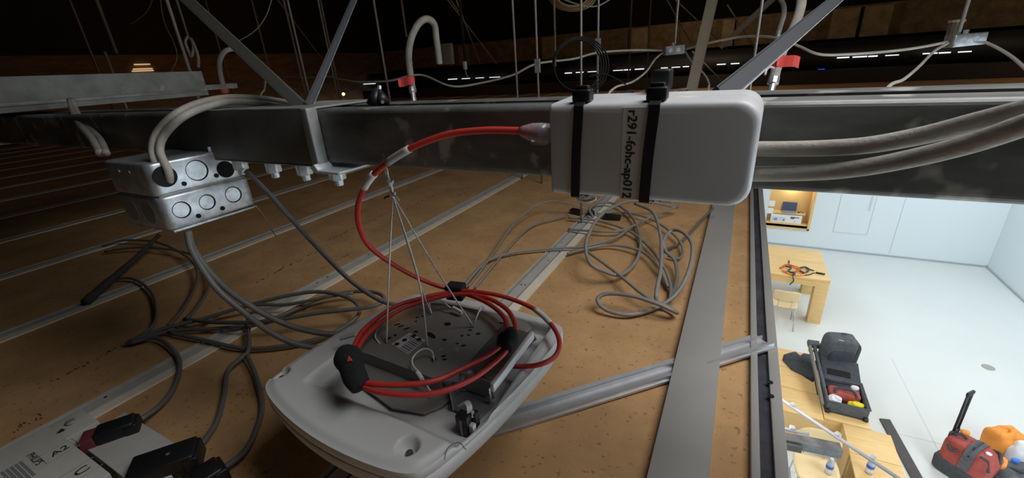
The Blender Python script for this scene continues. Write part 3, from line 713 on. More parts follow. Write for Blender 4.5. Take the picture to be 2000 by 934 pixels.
# ================================================================== RED PATCH CABLE
rc = thing('patch_cable', 'red network patch cable running from the injector and coiled on the access point', 'cable', at(1040, 258, Y=.325))
d0 = depth(at(1030, 258, Y=.328)); CZc = AZ+.030
d1 = depth(at(885, 566, Z=CZc))
main = pD([(1038, 257, d0), (1000, 255, d0+.004), (940, 255, d0+.012), (870, 264, d0+.022), (800, 291, d0+.035), (745, 327, d0+.055), (714, 362, d0+.078), (699, 405, d0+.11), (703, 448, d0+.145), (728, 488, d0+.18), (790, 530, d0+.222), (845, 555, d1-.012), (888, 568, d1)])
RR = .0031
def zc(l): return [at(x, y, Z=CZc+h_) for x, y, h_ in l]
MB().tube(cr(main, 8), RR, 12).build('lead', REDC, rc, smooth=True)
loopA = zc([(888, 571, 0), (830, 581, .002), (770, 600, .003), (715, 640, .002), (694, 672, .002), (682, 712, .003), (700, 742, .004), (760, 752, .004), (840, 746, .002), (900, 722, 0), (958, 692, .002), (988, 664, .004), (992, 640, .001), (978, 612, 0), (940, 586, 0)])
loopB = zc([(890, 575, .003), (836, 587, .002), (780, 606, .001), (728, 643, 0), (702, 675, .001), (690, 715, .001), (712, 756, 0), (780, 771, -.002), (850, 768, -.004), (920, 742, -.004), (975, 700, -.002), (1003, 664, .002), (1006, 634, 0), (988, 603, 0), (945, 580, .001)])
MB().tube(cr(loopA, 8, True), RR, 12, closed=True).build('coil', REDC, rc, smooth=True)
MB().tube(cr(loopB, 8, True), RR, 12, closed=True).build('coil', REDC, rc, smooth=True)
tail = zc([(888, 568, .003), (930, 570, .004), (985, 580, .002), (1040, 602, -.004), (1075, 632, -.010), (1092, 664, -.018), (1086, 694, -.021), (1055, 712, -.023), (1015, 716, -.027), (975, 712, -.034)])
MB().tube(cr(tail, 8), RR, 12).build('tail', REDC, rc, smooth=True)
def seg_on(path, i0, i1): return path[i0:i1+1]
mp = cr(main, 8)
def near(path, x, y):
    def pxl(p):
        z = p.dot(CF); return (1000+FPX*p.dot(CR)/z, 467+FPX*p.dot(CD)/z)
    return min(range(len(path)), key=lambda i: (pxl(path[i])[0]-x)**2+(pxl(path[i])[1]-y)**2)
def sleeve(path, a, b, m, r, nm='cable_label'):
    i, j = sorted((near(path, *a), near(path, *b)))
    return MB().tube(path[i:j+1], r, 12).build(nm, m, rc, smooth=True)
def ink_marks(path, a, b, parent, nmk=6):
    i, j = sorted((near(path, *a), near(path, *b)))
    for k in range(nmk):
        f = i+(j-i)*(k+.3)/nmk; p = path[int(f)].lerp(path[min(int(f)+1, len(path)-1)], f-int(f)); q = path[min(int(f)+1, len(path)-1)]
        t_ = (q-path[int(f)]).normalized(); tow = (-p).normalized(); s_ = t_.cross(tow).normalized(); c_ = p+tow*(RR+.0009)
        MB().add([c_+s_*.0018-t_*.0007, c_+s_*.0018+t_*.0007, c_-s_*.0016+t_*.0009, c_-s_*.0016-t_*.0005], [(0, 1, 2, 3)]).build('ink_mark', INK, parent)
s1 = sleeve(mp, (758, 317), (803, 289), LABELG, RR+.0007); ink_marks(mp, (762, 314), (788, 298), s1)
s2 = sleeve(mp, (709, 368), (729, 340), LABEL, RR+.0007); ink_marks(mp, (712, 362), (722, 348), s2, 3)
tp = cr(tail, 8)
s3 = sleeve(tp, (1044, 604), (1076, 632), LABEL, RR+.0007); ink_marks(tp, (1048, 607), (1070, 627), s3, 6)
# clear plug and boot entering the injector
pl0, pl1 = dp(1014, 256, d0), at(1072, 262, Y=.328)
u_ = (pl1-pl0).normalized()
boot = MB().tube([pl0, pl0+u_*.004, pl0+u_*.012, pl0+u_*.018, pl1], [.0034, .0052, .0078, .0086, .0086], 14).build('boot', CLEAR, rc, smooth=True)
MB().box((0, -.0052, -.0062), (.016, .0052, .0062), frame(pl1-u_*.013, u_, (0, 1, 0))).build('plug', CLEAR, rc, bevel=.0006)
MB().box((-.002, -.0062, -.0085), (.010, -.0048, -.0065), frame(pl1-u_*.011, u_, (0, 1, 0))).build('latch_tab', CLEAR, rc)
MB().tube([pl0+u_*.002, pl1-u_*.008], .0029, 10).build('jacket_end', REDC, rc, smooth=True)
# black velcro wraps
def velcro(path, a, b, r, lab=None, sq=1.0):
    i, j = sorted((near(path, *a), near(path, *b))); c_ = path[i:j+1]
    if j-i < 2: c_ = [path[max(i-1, 0)], path[i], path[min(i+1, len(path)-1)]]
    return c_
lA, lB = cr(loopA, 8, True), cr(loopB, 8, True)
c1 = dp(891, 571, d1); dirv = (at(905, 573, Z=CZc)-at(877, 570, Z=CZc)).normalized()
MB().box((-.0135, -.0105, -.0105), (.0135, .0105, .0125), frame(c1+Vector((0, 0, .001)), dirv, (0, 1, 0))).build('velcro_wrap', VELCRO, rc, bevel=.003, seg=3)
for (cs, r) in [([(674, 690, .006), (680, 700, .012), (686, 716, .012), (694, 738, .009), (704, 754, .005)], [.010, .0155, .0125, .0125, .0105]), ([(999, 650, .004), (995, 660, .006), (990, 668, .006), (984, 680, .004)], [.008, .0115, .0125, .0095])]:
    pp = cr(zc(cs), 4); rad = []
    for i in range(len(pp)):
        f = i/4; k0 = min(int(f), len(r)-1); k1 = min(k0+1, len(r)-1); rad.append(r[k0]+(r[k1]-r[k0])*(f-int(f)))
    MB().tube(pp, rad, 16).build('velcro_wrap', VELCRO, rc, smooth=True)
q = dp(683, 702, depth(at(683, 702, Z=CZc+.026)))
MB().tube([q, q-CF*.0012], .0034, 3).build('red_tab', REDT, rc)

# ================================================================== LYING ON THE CEILING BOARDS
def cpoly(pxs, z): return [(at(x, y, Z=z).x, at(x, y, Z=z).y) for x, y in pxs]
o = MB().prism(cpoly([(1265, 934), (1393, 408), (1434, 408), (1386.6, 934)], CZ+.004), CZ+.0005, CZ+.004)
xl_, xr_ = at(1319, 700, Z=CZ+.016).x, at(1407, 700, Z=CZ+.016).x
o = MB().box((xl_, CY0+.3, CZ+.013), (xr_, 1.75, CZ+.016)).build('metal_sheet_strip', PLATE, bevel=.0006); tag(o, 'wide flat grey sheet metal strip lying across the ceiling beside the opening', 'metal strip')
MB().box((xr_-.0016, CY0+.3, CZ+.0005), (xr_, 1.75, CZ+.013)).build('folded_edge', RAILW, o); MB().box((xl_, CY0+.3, CZ+.0005), (xl_+.0016, 1.75, CZ+.013)).build('folded_edge', RAILW, o)
# light aluminium channel lying diagonally under the strip and over the trim
A, B = at(1030, 806, Z=CZ+.006), at(1494, 664, Z=CZ+.0125)
A = A+(A-B)*.25
u = (B-A).normalized(); ch = thing('aluminium_channel', 'pale aluminium channel lying diagonally under the grey strip', 'channel', A)
L_ = (B-A).length; Mx = frame(A, u, Vector((0, 0, 1)).cross(u))
cs = [(-.021, -.005), (.021, -.005), (.021, -.001), (.008, -.003), (.008, .0045), (.0055, .0045), (.0055, -.003), (-.0135, -.003), (-.0135, .0055), (-.0185, .0055), (-.0185, -.001), (-.021, -.001)]
MB().add([Mx @ Vector((x, y, z)) for x in (0, L_) for y, z in cs], [list(range(12)), list(range(12, 24))[::-1]]+[(i, (i+1) % 12, 12+(i+1) % 12, 12+i) for i in range(12)]).build('extrusion', ALU, ch)
for dx in (-.012, -.004): MB().cyl(Mx @ Vector((L_+dx, -.009, -.003)), Mx @ Vector((L_+dx, -.009, .0005)), .003, 12).build('end_screw', GALVD, ch)

def zl(l, z=CZ+.006): return [at(p[0], p[1], Z=z+(p[2] if len(p) > 2 else 0)) for p in l]
def gcable(name, l, r, m, label, group=None, k=7):
    o = cable(name, zl(l), r, m, k=k, n=8); tag(o, label, 'cable', group); return o
# tangle by the opening
G = 'grey cables in the tangle by the opening'
gcable('grey_cable', [(1324, 405, .02), (1240, 392, .06), (1180, 415, .075), (1147, 465, .07), (1150, 510, .05), (1180, 530, .03), (1215, 536, .012), (1245, 505, .01), (1250, 465, .01), (1235, 425, .01), (1205, 400, .012), (1170, 396, .015), (1152, 408, .02), (1158, 424, .01)], .0042, GREYC, 'grey cable making a round standing loop under the injector', G)
gcable('grey_cable', [(1240, 398, .06), (1275, 415, .065), (1290, 460, .06), (1291, 520, .05), (1282, 570, .03), (1285, 592, .012), (1305, 600, .006), (1322, 611, .008), (1312, 606, .02), (1280, 592, .03), (1230, 577, .034), (1185, 574, .03), (1167, 586, .02), (1185, 606, .008), (1230, 615, .004), (1280, 602, .004), (1320, 575, .02), (1345, 530, .05), (1352, 480, .06), (1335, 455, .06), (1312, 450, .05), (1296, 470, .045), (1300, 490, .03), (1318, 510, .02), (1322, 545, .012), (1312, 580, .006)], .0043, GREYC, 'long grey cable with the low open loop nearest the grey strip', G)
gcable('grey_cable', [(1110, 425, .008), (1170, 432, .01), (1230, 452, .01), (1270, 485, .01), (1298, 525, .012), (1310, 560, .01), (1308, 590, .006)], .0036, GREYC, 'grey cable curving from the black connector down to the strip', G)
gcable('grey_cable', [(1145, 490, .02), (1200, 530, .02), (1260, 578, .025), (1320, 610, .012)], .0036, GREYC, 'straight grey cable crossing the tangle diagonally', G)
gcable('grey_cable', [(1110, 448, .004), (1150, 451, .01), (1205, 452, .012), (1240, 440, .012), (1280, 420, .02), (1325, 402, .03)], .0036, GREYC, 'grey cable rising from the rail to behind the injector', G)
gcable('grey_cable', [(908, 556, .003), (950, 512, .006), (1000, 494, .006), (1070, 486, .006), (1140, 482, .008), (1200, 465, .012), (1225, 450, .012)], .0034, GREYC, 'grey cable crossing the rail towards the tangle', G)
gcable('grey_cable', [(1108, 496, .004), (1140, 487, .006), (1195, 479, .008), (1250, 490, .012), (1285, 520, .012), (1305, 560, .008)], .0036, GREYC, 'grey cable arching low over the right side of the tangle', G)
gcable('grey_cable', [(1165, 418, .006), (1220, 415, .01), (1275, 430, .012), (1320, 462, .012), (1334, 490, .008), (1325, 505, .004), (1305, 500, .004)], .0034, GREYC, 'grey cable running from dark connector to small ring', G)
gcable('grey_cable', [(1295, 490, .006), (1330, 472, .008), (1370, 430, .012), (1394, 406, .02)], .0032, GREYD, 'dark grey cable rising past the strip behind injector', G)
gcable('grey_cable', [(915, 560, .003), (960, 500, .012), (1010, 430, .03), (1060, 396, .045), (1105, 396, .04), (1142, 408, .02), (1152, 415, .008)], .0026, GREYC, 'thin grey lead making a high arc left of the tangle', G)
gcable('grey_cable', [(928, 562, .003), (980, 500, .006), (1040, 440, .01), (1110, 420, .008)], .0026, GREYC, 'thin grey lead running straight to the black plug', G)
for (c, w, l, h_, ang, lab) in [((1126, 416), .008, .020, .014, -.3, 'small black plug block beside the rail under the injector'), ((1196, 426), .010, .026, .012, .1, 'dark flat connector lying in the cable tangle'), ((1155, 418), .006, .016, .014, -.9, 'black cable clip standing on the rail in the tangle')]:
    q = at(*c, Z=CZ+.006); t_ = thing('cable_connector', lab, 'connector', q, 'connectors in the tangle')
    Mq = Matrix.Translation(q) @ Matrix.Rotation(ang, 4, 'Z')
    MB().box((-l, -w, -.004), (l, w, h_), Mq).build('body', BLACK, t_, bevel=.002)
    MB().box((-l-.008, -w*.5, 0), (-l, w*.5, h_*.6), Mq).build('strain_relief', GREYD, t_, bevel=.001)

# cables at the left, dropping from the junction boxes to the boards and behind the access point
H = 'grey cables at the left of the access point'
dj = depth(at(365, 452, X=-.69)); da = depth(at(740, 590, Z=AZ))
o = cable('grey_cable', pD([(480, 335, .62), (500, 352, .62), (540, 395, .63), (600, 462, .65), (660, 525, .66), (700, 560, .665), (745, 588, .66), (790, 600, .655)]), .0036, GREYC, n=10); tag(o, 'grey cable sloping from the upper junction box to the access point', 'cable', H)
o = cable('grey_cable', pD([(368, 452, dj-.03), (380, 490, dj-.02), (425, 548, dj-.02), (480, 592, dj-.02), (550, 630, dj), (620, 650, dj+.01), (700, 655, dj+.03)]), .0042, GREYD, n=10); tag(o, 'dark grey cable dropping from the lower junction box, upper run', 'cable', H)
o = cable('grey_cable', pD([(366, 452, dj-.03), (376, 492, dj-.03), (420, 560, dj-.03), (470, 605, dj-.02), (530, 650, dj), (590, 675, dj+.01), (680, 685, dj+.03)]), .0042, GREYD, n=10); tag(o, 'dark grey cable dropping from the lower junction box, lower run', 'cable', H)
gcable('grey_cable', [(360, 624, .01), (430, 630, .02), (520, 628, .03), (620, 612, .035), (720, 600, .04), (750, 585, .04), (735, 572, .03), (690, 570, .02), (620, 585, .012), (540, 620, .006), (450, 640, .006), (330, 648, .004), (245, 672, .004)], .0042, GREYD, 'dark grey cable doubling back in front of the access point', H)
gcable('grey_cable', [(250, 668, .006), (320, 642, .01), (400, 622, .012), (480, 598, .02), (560, 578, .03), (620, 570, .035), (670, 578, .035), (698, 595, .03), (700, 615, .02), (670, 640, .01), (620, 662, .006), (540, 678, .004), (470, 680, .004), (400, 665, .004), (330, 650, .004)], .0042, GREYD, 'dark grey cable making a wide flat loop over the rail', H)
gcable('grey_cable', [(400, 630, .006), (440, 610, .012), (500, 596, .02), (560, 595, .02), (640, 580, .03), (690, 572, .03)], .0036, GREYD, 'thin dark cable under the flat loop', H)
gcable('grey_cable', [(484, 622, .01), (486, 680, .01), (470, 700, .008), (445, 725, .006), (438, 770, .004), (425, 820, .004), (400, 860, .006), (375, 890, .01)], .0040, GREYD, 'grey cable bending down to the middle black connector', H)
gcable('grey_cable', [(480, 690, .008), (498, 730, .006), (512, 790, .004), (500, 840, .004), (475, 885, .006), (430, 920, .01)], .0040, GREYD, 'grey cable bending down to the frontmost black connector', H)
gcable('grey_cable', [(220, 545, .004), (260, 545, .006), (295, 570, .006), (306, 610, .006), (295, 640, .006), (255, 668, .006)], .0036, GREYD, 'thin dark cable curling in the middle of the dark boards', H)
gcable('grey_cable', [(255, 670, .006), (300, 660, .006), (330, 675, .006), (350, 705, .006), (345, 745, .005), (320, 785, .005), (275, 820, .012)], .0042, GREYD, 'grey cable bending to the connector by the driver box', H)
gcable('grey_cable', [(200, 480, .004), (240, 470, .01), (300, 472, .016), (350, 492, .02), (382, 520, .02), (383, 555, .015), (360, 600, .01), (330, 635, .006)], .0034, GREYD, 'thin dark cable in a high round loop below the junction boxes', H)
gcable('grey_cable', [(205, 492, .004), (260, 484, .012), (320, 486, .018), (375, 498, .02), (405, 525, .02), (408, 560, .015), (385, 600, .01), (345, 640, .006)], .0034, GREYD, 'thin dark cable in a high round loop, outer one', H)
o = MB().tube(cr(zl([(168, 590, .006), (190, 570, .010), (230, 535, .020), (270, 500, .03), (310, 460, .05)]), 5), [.011]*4+[.010]*5+[.008]*4+[.007]*4+[.006]*4, 10).build('sleeve_bundle', mat('sleeve_black', (.05, .05, .045), .8), smooth=True); tag(o, 'dark frayed cable sleeve lying across the second rail', 'cable sleeve')

# LED driver box at the lower left with labels and connectors
dv = thing('led_driver', 'pale labelled driver box lying at the lower left corner', 'driver box', (-.78, 0, CZ))
DZ = -.452
DBX = mat('driver_white', (.50, .48, .43), .6, var=.08, scale=40)
MB().box((-.862, -.55, CZ+.004), (-.664, .098, DZ)).build('case', DBX, dv, bevel=.0015)
MB().box((-.862, .098, CZ+.004), (-.80, .135, DZ-.002)).build('mounting_tab', DBX, dv, bevel=.001)
q = at(138, 825, Z=DZ); MB().tube([q, q+Vector((0, 0, .002)), q+Vector((0, 0, .0035))], [.006, .006, .003], 14).build('screw', GALVL, dv)
q = at(115, 843, Z=DZ+.0005); MB().prism([(q.x-.004, q.y+.004), (q.x+.004, q.y+.006), (q.x+.002, q.y-.004)], DZ, DZ+.0006).build('arrow_mark', INK, dv)
MB().box((-.80, .105, CZ+.003), (-.60, .165, DZ-.012)).build('end_cap', mat('driver_cap', (.56, .54, .50), .6, var=.08, scale=40), dv, bevel=.001)
MB().box((-.735, .0985, DZ-.010), (-.664, .102, DZ-.001)).build('slot', HOLE, dv)
q = at(68, 897, Z=DZ); text('brand_print', 'PHILIPS', .0115, INK, dv, frame((q.x, q.y, DZ+.0003), (1, 0, 0), (0, 1, 0)))
q = at(117, 881, Z=DZ); text('terminal_print', 'A2', .016, INK, dv, frame((q.x, q.y, DZ+.0003), (0, 1, 0), (-1, 0, 0)))
q2 = at(160, 920, Z=DZ); text('terminal_print', 'C', .018, INK, dv, frame((q2.x, q2.y, DZ+.0003), (0, 1, 0), (-1, 0, 0)), sx=1.3)
for qq, a in ((q, .017), (q2, .017)):
    MB().tube([(qq.x-a*.8, qq.y-a, DZ+.0002), (qq.x+a*.8, qq.y-a, DZ+.0002), (qq.x+a*.8, qq.y+a, DZ+.0002), (qq.x-a*.8, qq.y+a, DZ+.0002)], .0005, 4, closed=True).build('print_frame', mat('print_grey', (.2, .2, .2), .6), dv)
for k in range(5):
    q = at(40-k*9, 902+k*5, Z=DZ); MB().box((q.x, q.y-.0018, DZ), (q.x+.05+.012*(k % 3), q.y+.0012, DZ+.0003)).build('print_line', mat('print_grey', (.2, .2, .2), .6), dv)
for k, (pc, pe, w, lab) in enumerate([((160, 862), (266, 825), .014, 'black plug with a dark red end beside the driver box'), ((255, 925), (385, 880), .020, 'larger black plug between the driver box and the cables'), ((375, 948), (432, 912), .016, 'black plug cut off by the lower picture edge')]):
    A, B = at(*pc, Z=DZ-.004), at(*pe, Z=DZ-.004); u = (B-A).normalized(); l = (B-A).length
    t_ = thing('cable_plug', lab, 'plug', A, 'black plugs at the driver box'); Mq = frame(A, u, Vector((0, 0, 1)).cross(u))
    if k == 0:
        MB().box((0, -w, -.016), (.016, w, .006), Mq).build('red_end', mat('dark_red', (.16, .03, .035), .6), t_, bevel=.001)
    MB().box((.016 if k == 0 else 0, -w, -.018), (l, w, .010), Mq).build('body', BLACK, t_, bevel=.003)
    MB().box((l-.012, -w*1.12, -.018), (l+.004, w*.9, .007), Mq).build('collar', BLACK, t_, bevel=.002)
    if k == 1: MB().cyl(Mq @ Vector((l-.03, 0, .0098)), Mq @ Vector((l-.03, 0, .0104)), .0025, 10).build('screw', GREYD, t_)

o = cable('thin_wire', pD([(495, 400, .60), (508, 412, .61), (520, 432, .62), (532, 452, .63), (540, 462, .64)]), .0009, WIREB, n=6); tag(o, 'hair-thin brown wire trailing from the lower junction box', 'wire')

# ================================================================== BACKGROUND OF THE CEILING VOID
# vertical hanger wires: (pixel it passes through, distance, thickness in px, material, bottom height or None)
WL = [((228, 104), 2.4, 6, WIREB, 'v'), ((225, 154), 2.2, 5, WIREG, 'b'), ((373, 146), 1.62, 6, WIREG, None), ((367, 70), 2.0, 4, WIREG, 'v'),
      ((530, 150), 3.0, 3.2, WIREB, None), ((598, 190), 2.6, 4, WIREB, None), ((604, 185), 2.2, 4, WIREG, None), ((648, 110), 2.8, 4, WIREB, None), ((662, 200), 2.8, 3, WIREG, None),
      ((760, 187), 2.2, 4, WIREG, None), ((794, 72), 2.4, 4, WIREB, 'v'), ((909, 122), 2.3, 5, BLACK, 'v'),
      ((1011, 190), 1.8, 4, WIREG, None), ((1052, 189), 1.7, 4.4, WIREG, None), ((1085, 130), 1.9, 4, WIREB, 'v'), ((1135, 172), 1.2, 4.4, WIREG, None), ((1167, 150), 1.7, 4.5, WIREG, None),
      ((1318, 86), 1.7, 4.4, WIREG, 'v'), ((1464, 177), 1.3, 5, WIREG, None), ((1873, 62), 1.5, 7, WIREG, 'v'),
      ((160, 60), 4.5, 4, WIREB, None), ((430, 100), 4.0, 3, WIREB, None), ((1230, 90), 4.2, 3, WIREB, None), ((1268, 60), 3.6, 3, WIREB, None)]
WL.sort(key=lambda w: w[0][0])
for k, (p_, d_, w_, m_, mode) in enumerate(WL):
    b = dp(*p_, d_); z0 = b.z if mode == 'v' else CZ+.003
    z1 = 2.6
    if mode == 'b': z1 = b.z+.13
    o = MB().tube([(b.x, b.y, z0), (b.x, b.y, z1)], w_*d_/FPX/2, 8).build('hanger_rod', m_, smooth=True)
    tag(o, 'thin vertical hanger wire in the dark void, %s from left' % ORD[k], 'wire', 'hanger wires in the ceiling void')
    if w_ >= 4.4 and mode is None and p_[0] > 1000:
        MB().box((b.x-.010, b.y-.006, b.z+.09), (b.x+.010, b.y+.006, b.z+.14)).build('wire_clip', GALVL, o) if p_[0] in (1052, 1167) else None
# slanting splay wires
for k, (a, da_, b, db_) in enumerate([((565, 30), 3.0, (640, 130), 3.6), ((905, 40), 2.6, (970, 125), 3.4), ((908, 45), 2.6, (938, 125), 3.4), ((1303, 0), 2.5, (1350, 85), 3.0), ((1325, 5), 2.4, (1420, 95), 3.2), ((1372, 120), 1.8, (1410, 158), 2.2), ((880, 0), 2.3, (895, 22), 2.4), ((1440, 40), 2.4, (1475, 95), 3.0)]):
    A, B = dp(*a, da_), dp(*b, db_)
    o = MB().tube([A+(A-B)*.4, B], 1.3*da_/FPX, 6).build('splay_wire', WIREB, smooth=True); tag(o, 'thin slanting brace wire in the dark void, %s in order' % ORD[k], 'wire', 'slanting wires in the ceiling void')
SW = sorted([o for o in COL.objects if o.name.startswith('splay_wire')], key=lambda o: o.data.vertices[0].co.dot(CR)/max(.1, o.data.vertices[0].co.dot(CF)))
for k, o in enumerate(SW): o['label'] = 'thin slanting brace wire in the dark void, %s from left' % ORD[k]
# stray looping wires
for (l, m_, lab) in [([(312, -10, 1.9), (320, 40, 1.9), (340, 85, 1.9), (346, 110, 1.9), (340, 130, 1.9), (330, 147, 1.9)], WIREB, 'thin brown wire curling down to the cross channel'),
                     ([(533, -8, 1.8), (520, 30, 1.8), (500, 58, 1.8), (470, 78, 1.8), (455, 80, 1.8)], WIREG, 'thin curved wire sweeping behind the dark brace'),
                     ([(300, -6, 2.5), (285, 25, 2.5), (255, 48, 2.5)], WIREB, 'thin curved wire end in the upper left dark')]:
    o = cable('stray_wire', pD(l), .0022, m_, n=6); tag(o, lab, 'wire')
# braces fixed to the beam
def bar(name, a, b, w, t_, m_, label, cat='brace', flip=0, lit_edge=None, ext=(0, 2.6)):
    A, B = Vector(a), Vector(b); A, B = A-(B-A)*ext[0], A+(B-A)*ext[1]; u = (B-A).normalized(); n_ = (-((A+B)/2)).normalized(); s_ = u.cross(n_).normalized(); n_ = s_.cross(u)
    th = thing(name, label, cat, A); Mx = frame(A, u, s_); L_ = (B-A).length
    MB().box((0, -w/2, -t_/2), (L_, w/2, t_/2), Mx).build('web', m_, th)
    for sgn, mm in ((1, lit_edge or m_), (-1, m_)):
        MB().box((0, sgn*w/2-.0012, -t_/2), (L_, sgn*w/2+.0012, t_/2+.006), Mx).build('edge_flange', mm, th)
    return th
pA = at(603, 207, Y=.40); dA = depth(pA)
bar('brace_stud', dp(603, 207, dA), dp(702, -25, dA+.35), .0085, .004, mat('brace_steel', (.12, .13, .14), .45, .5), 'narrow shiny steel brace rising right from the beam', lit_edge=GALVL)
bar('brace_stud', dp(588, 207, dA), dp(318, -45, dA+.10), .014, .004, mat('brace_dark', (.10, .098, .085), .6, .2), 'dark flat steel brace rising left from the beam', lit_edge=mat('brace_edge', (.30, .30, .28), .5, .3))
pB = at(1405, 186, Y=.44); dB = depth(pB)
bar('brace_stud', dp(1408, 188, dB), dp(1665, -28, dB+.45), .0165, .006, mat('brace_grey', (.06, .063, .07), .5, .2), 'wide grey steel brace with bright edge rising from the injector', lit_edge=GALVL)
bar('stud', dp(1345, 200, 1.5), dp(1398, -30, 1.5), .034, .02, TANP, 'tan painted stud standing behind the injector', 'stud', ext=(.9, 3.2))
bar('stud', dp(1420, 80, 2.2), dp(1520, -12, 2.0), .024, .012, TANP, 'tan slanting stud at the top of the picture', 'stud', ext=(.15, 6))
# white armoured cable swagged along the void with its boxes
def wpath(l): return pD(l)
o = cable('white_cable', wpath([(448, 157, 3.2), (500, 163, 3.0), (516, 155, 2.9), (540, 150, 2.8), (590, 152, 2.6), (640, 150, 2.4), (665, 155, 2.3), (700, 160, 2.2), (760, 158, 2.1), (800, 148, 2.05), (830, 148, 2.05), (880, 168, 2.0), (930, 164, 2.0), (1000, 147, 1.95), (1047, 125, 1.9), (1120, 115, 1.9), (1167, 103, 1.9), (1240, 98, 1.9), (1298, 99, 1.9)]), .0048, WHITEC); tag(o, 'white cable swagged through the void left of the small box', 'cable', 'white cables in the void')
o = cable('white_cable', wpath([(1337, 97, 1.9), (1380, 85, 1.8), (1440, 73, 1.7), (1480, 71, 1.6), (1520, 75, 1.5), (1560, 90, 1.45), (1600, 106, 1.4), (1660, 106, 1.4), (1740, 100, 1.4), (1800, 92, 1.4), (1850, 82, 1.4)]), .0044, WHITEC); tag(o, 'white cable swagged through the void between the two small boxes', 'cable', 'white cables in the void')
o = cable('white_cable', wpath([(1296, 102, 1.9), (1280, 115, 1.8), (1262, 140, 1.7), (1235, 160, 1.6), (1200, 172, 1.4), (1185, 200, 1.35), (1180, 300, 1.3)]), .0038, WHITEC); tag(o, 'white cable dropping left from the small box behind the injector', 'cable', 'white cables in the void')
o = cable('white_cable', wpath([(1338, 100, 1.9), (1350, 120, 1.8), (1375, 145, 1.7), (1385, 165, 1.6), (1383, 182, 1.5), (1380, 300, 1.5)]), .0038, WHITEC); tag(o, 'white cable dropping right from the small box behind the injector', 'cable', 'white cables in the void')
o = cable('white_cable', wpath([(1852, 84, 1.4), (1825, 100, 1.3), (1795, 130, 1.2), (1765, 155, 1.1), (1735, 170, 1.0), (1700, 230, 1.0), (1690, 330, 1.0)]), .0040, WHITEC); tag(o, 'white cable dropping to the beam left of right-hand box', 'cable', 'white cables in the void')
o = cable('white_cable', wpath([(1916, 79, 1.4), (1945, 92, 1.35), (1975, 110, 1.3), (2000, 132, 1.25), (2020, 155, 1.2), (2080, 260, 1.15), (2100, 400, 1.1)]), .0046, WHITEC); tag(o, 'white cable leaving the right-hand box towards the picture edge', 'cable', 'white cables in the void')
o = cable('white_cable', wpath([(518, 158, 1.9), (516, 175, 1.8), (508, 195, 1.7), (505, 290, 1.7)]), .004, WHITEC); tag(o, 'short white cable hanging down behind the flexible cables', 'cable', 'white cables in the void')
for (c, d_, w, h_, lab) in [((1316, 98), 1.88, .042, .019, 'small grey junction box on a rod behind the injector'), ((1885, 78), 1.40, .052, .019, 'small zinc junction box hanging at the upper right')]:
    p = dp(*c, d_); t_ = thing('small_junction_box', lab, 'junction box', p, 'small boxes in the void')
    Mq = frame(p, CR, (0, 0, 1)); Mq = frame(p, Vector((CR.x, CR.y, 0.03)), (0, 0, 1))
    MB().box((-w, -h_, -.02), (w, h_, .02), Mq).build('body', GALVD if d_ > 1.6 else GALVL, t_, bevel=.003)
    MB().box((-w*1.03, -h_*.9, -.016), (-w, h_*.9, .016), Mq).build('end_plate', GALVD, t_)
    for s_ in (-.5, .3): MB().cyl(Mq @ Vector((w*s_, 0, .0195)), Mq @ Vector((w*s_, 0, .0215)), .009, 14).build('knockout', GALVL, t_)
    MB().cyl(Mq @ Vector((-.005, h_, 0)), Mq @ Vector((-.005, h_+.012, 0)), .007, 10).build('rod_nut', GALVL, t_)
# braided sprinkler hoses with red tags
def hose(l, r, name, label, tagpx, m_=None, ribs=True):
    t_ = thing(name, label, 'hose', dp(*l[0])); path = cr(pD(l), 12)
    MB().tube(path, r, 12).build('hose', mat('hose_core', (.12, .115, .105), .6), t_, smooth=True)
    if ribs:
        dist = 0; step = r*.9; last = 0
        mb = MB()
        for i in range(1, len(path)-1):
            seg = (path[i+1]-path[i]).length; nn = max(1, int(seg/step))
            for j in range(nn):
                c_ = path[i].lerp(path[i+1], j/nn); tt = (path[i+1]-path[i]).normalized()
                mb.tube([c_-tt*r*.22, c_+tt*r*.22], r*1.12, 10, cap=False)
        o = mb.build('ribs', m_ or FLEX, t_, smooth=True); o['kind'] = 'stuff'
    e, e2 = path[0], path[0]+(path[0]-path[2]).normalized()*.05
    MB().tube([e, e.lerp(e2, .3), e.lerp(e2, .32), e2], [r*1.25, r*1.25, r*.8, r*.8], 10).build('fitting', GALVL, t_)
    if tagpx:
        a, b, d_ = tagpx
        A, B = dp(*a, d_), dp(*b, d_); up_ = Vector((0, 0, 1)); hh = .013
        g = [[A+up_*hh*s_+CF*(.004*math.sin(k*1.1)) + (B-A)*(k/6) for k in range(7)] for s_ in (-1, 1)]
        MB().grid(g).build('red_tag', REDT, t_)
        MB().tube([e-(e2-e)*.2+(e-e2)*.25, e+(e-e2)*.75], r*1.2, 12).build('tag_band', REDT, t_, smooth=True)
    return t_
hose([(805, 172, 1.45), (802, 150, 1.45), (798, 110, 1.45), (803, 75, 1.45), (817, 47, 1.45), (834, 37, 1.47), (848, 48, 1.5), (852, 75, 1.53), (856, 105, 1.55), (858, 124, 1.57)], .0105, 'braided_hose', 'braided steel hose bent in a hook with a red tag', ((778, 162), (808, 157), 1.43))
hose([(1512, 152, 1.05), (1520, 120, 1.05), (1535, 85, 1.06), (1550, 55, 1.08), (1561, 25, 1.1), (1566, -5, 1.12), (1565, -60, 1.14), (1580, -250, 1.2), (1640, -420, 1.3)], .0105, 'braided_hose', 'thick braided steel hose with red tag right of the injector', ((1518, 117), (1562, 122), 1.03))
hose([(1521, 62, 1.6), (1526, 45, 1.6), (1531, 28, 1.6), (1530, 10, 1.62), (1520, -8, 1.65), (1490, -60, 1.7), (1470, -250, 1.8)], .008, 'flexible_conduit', 'short flexible conduit end beside the thick braided hose', None)
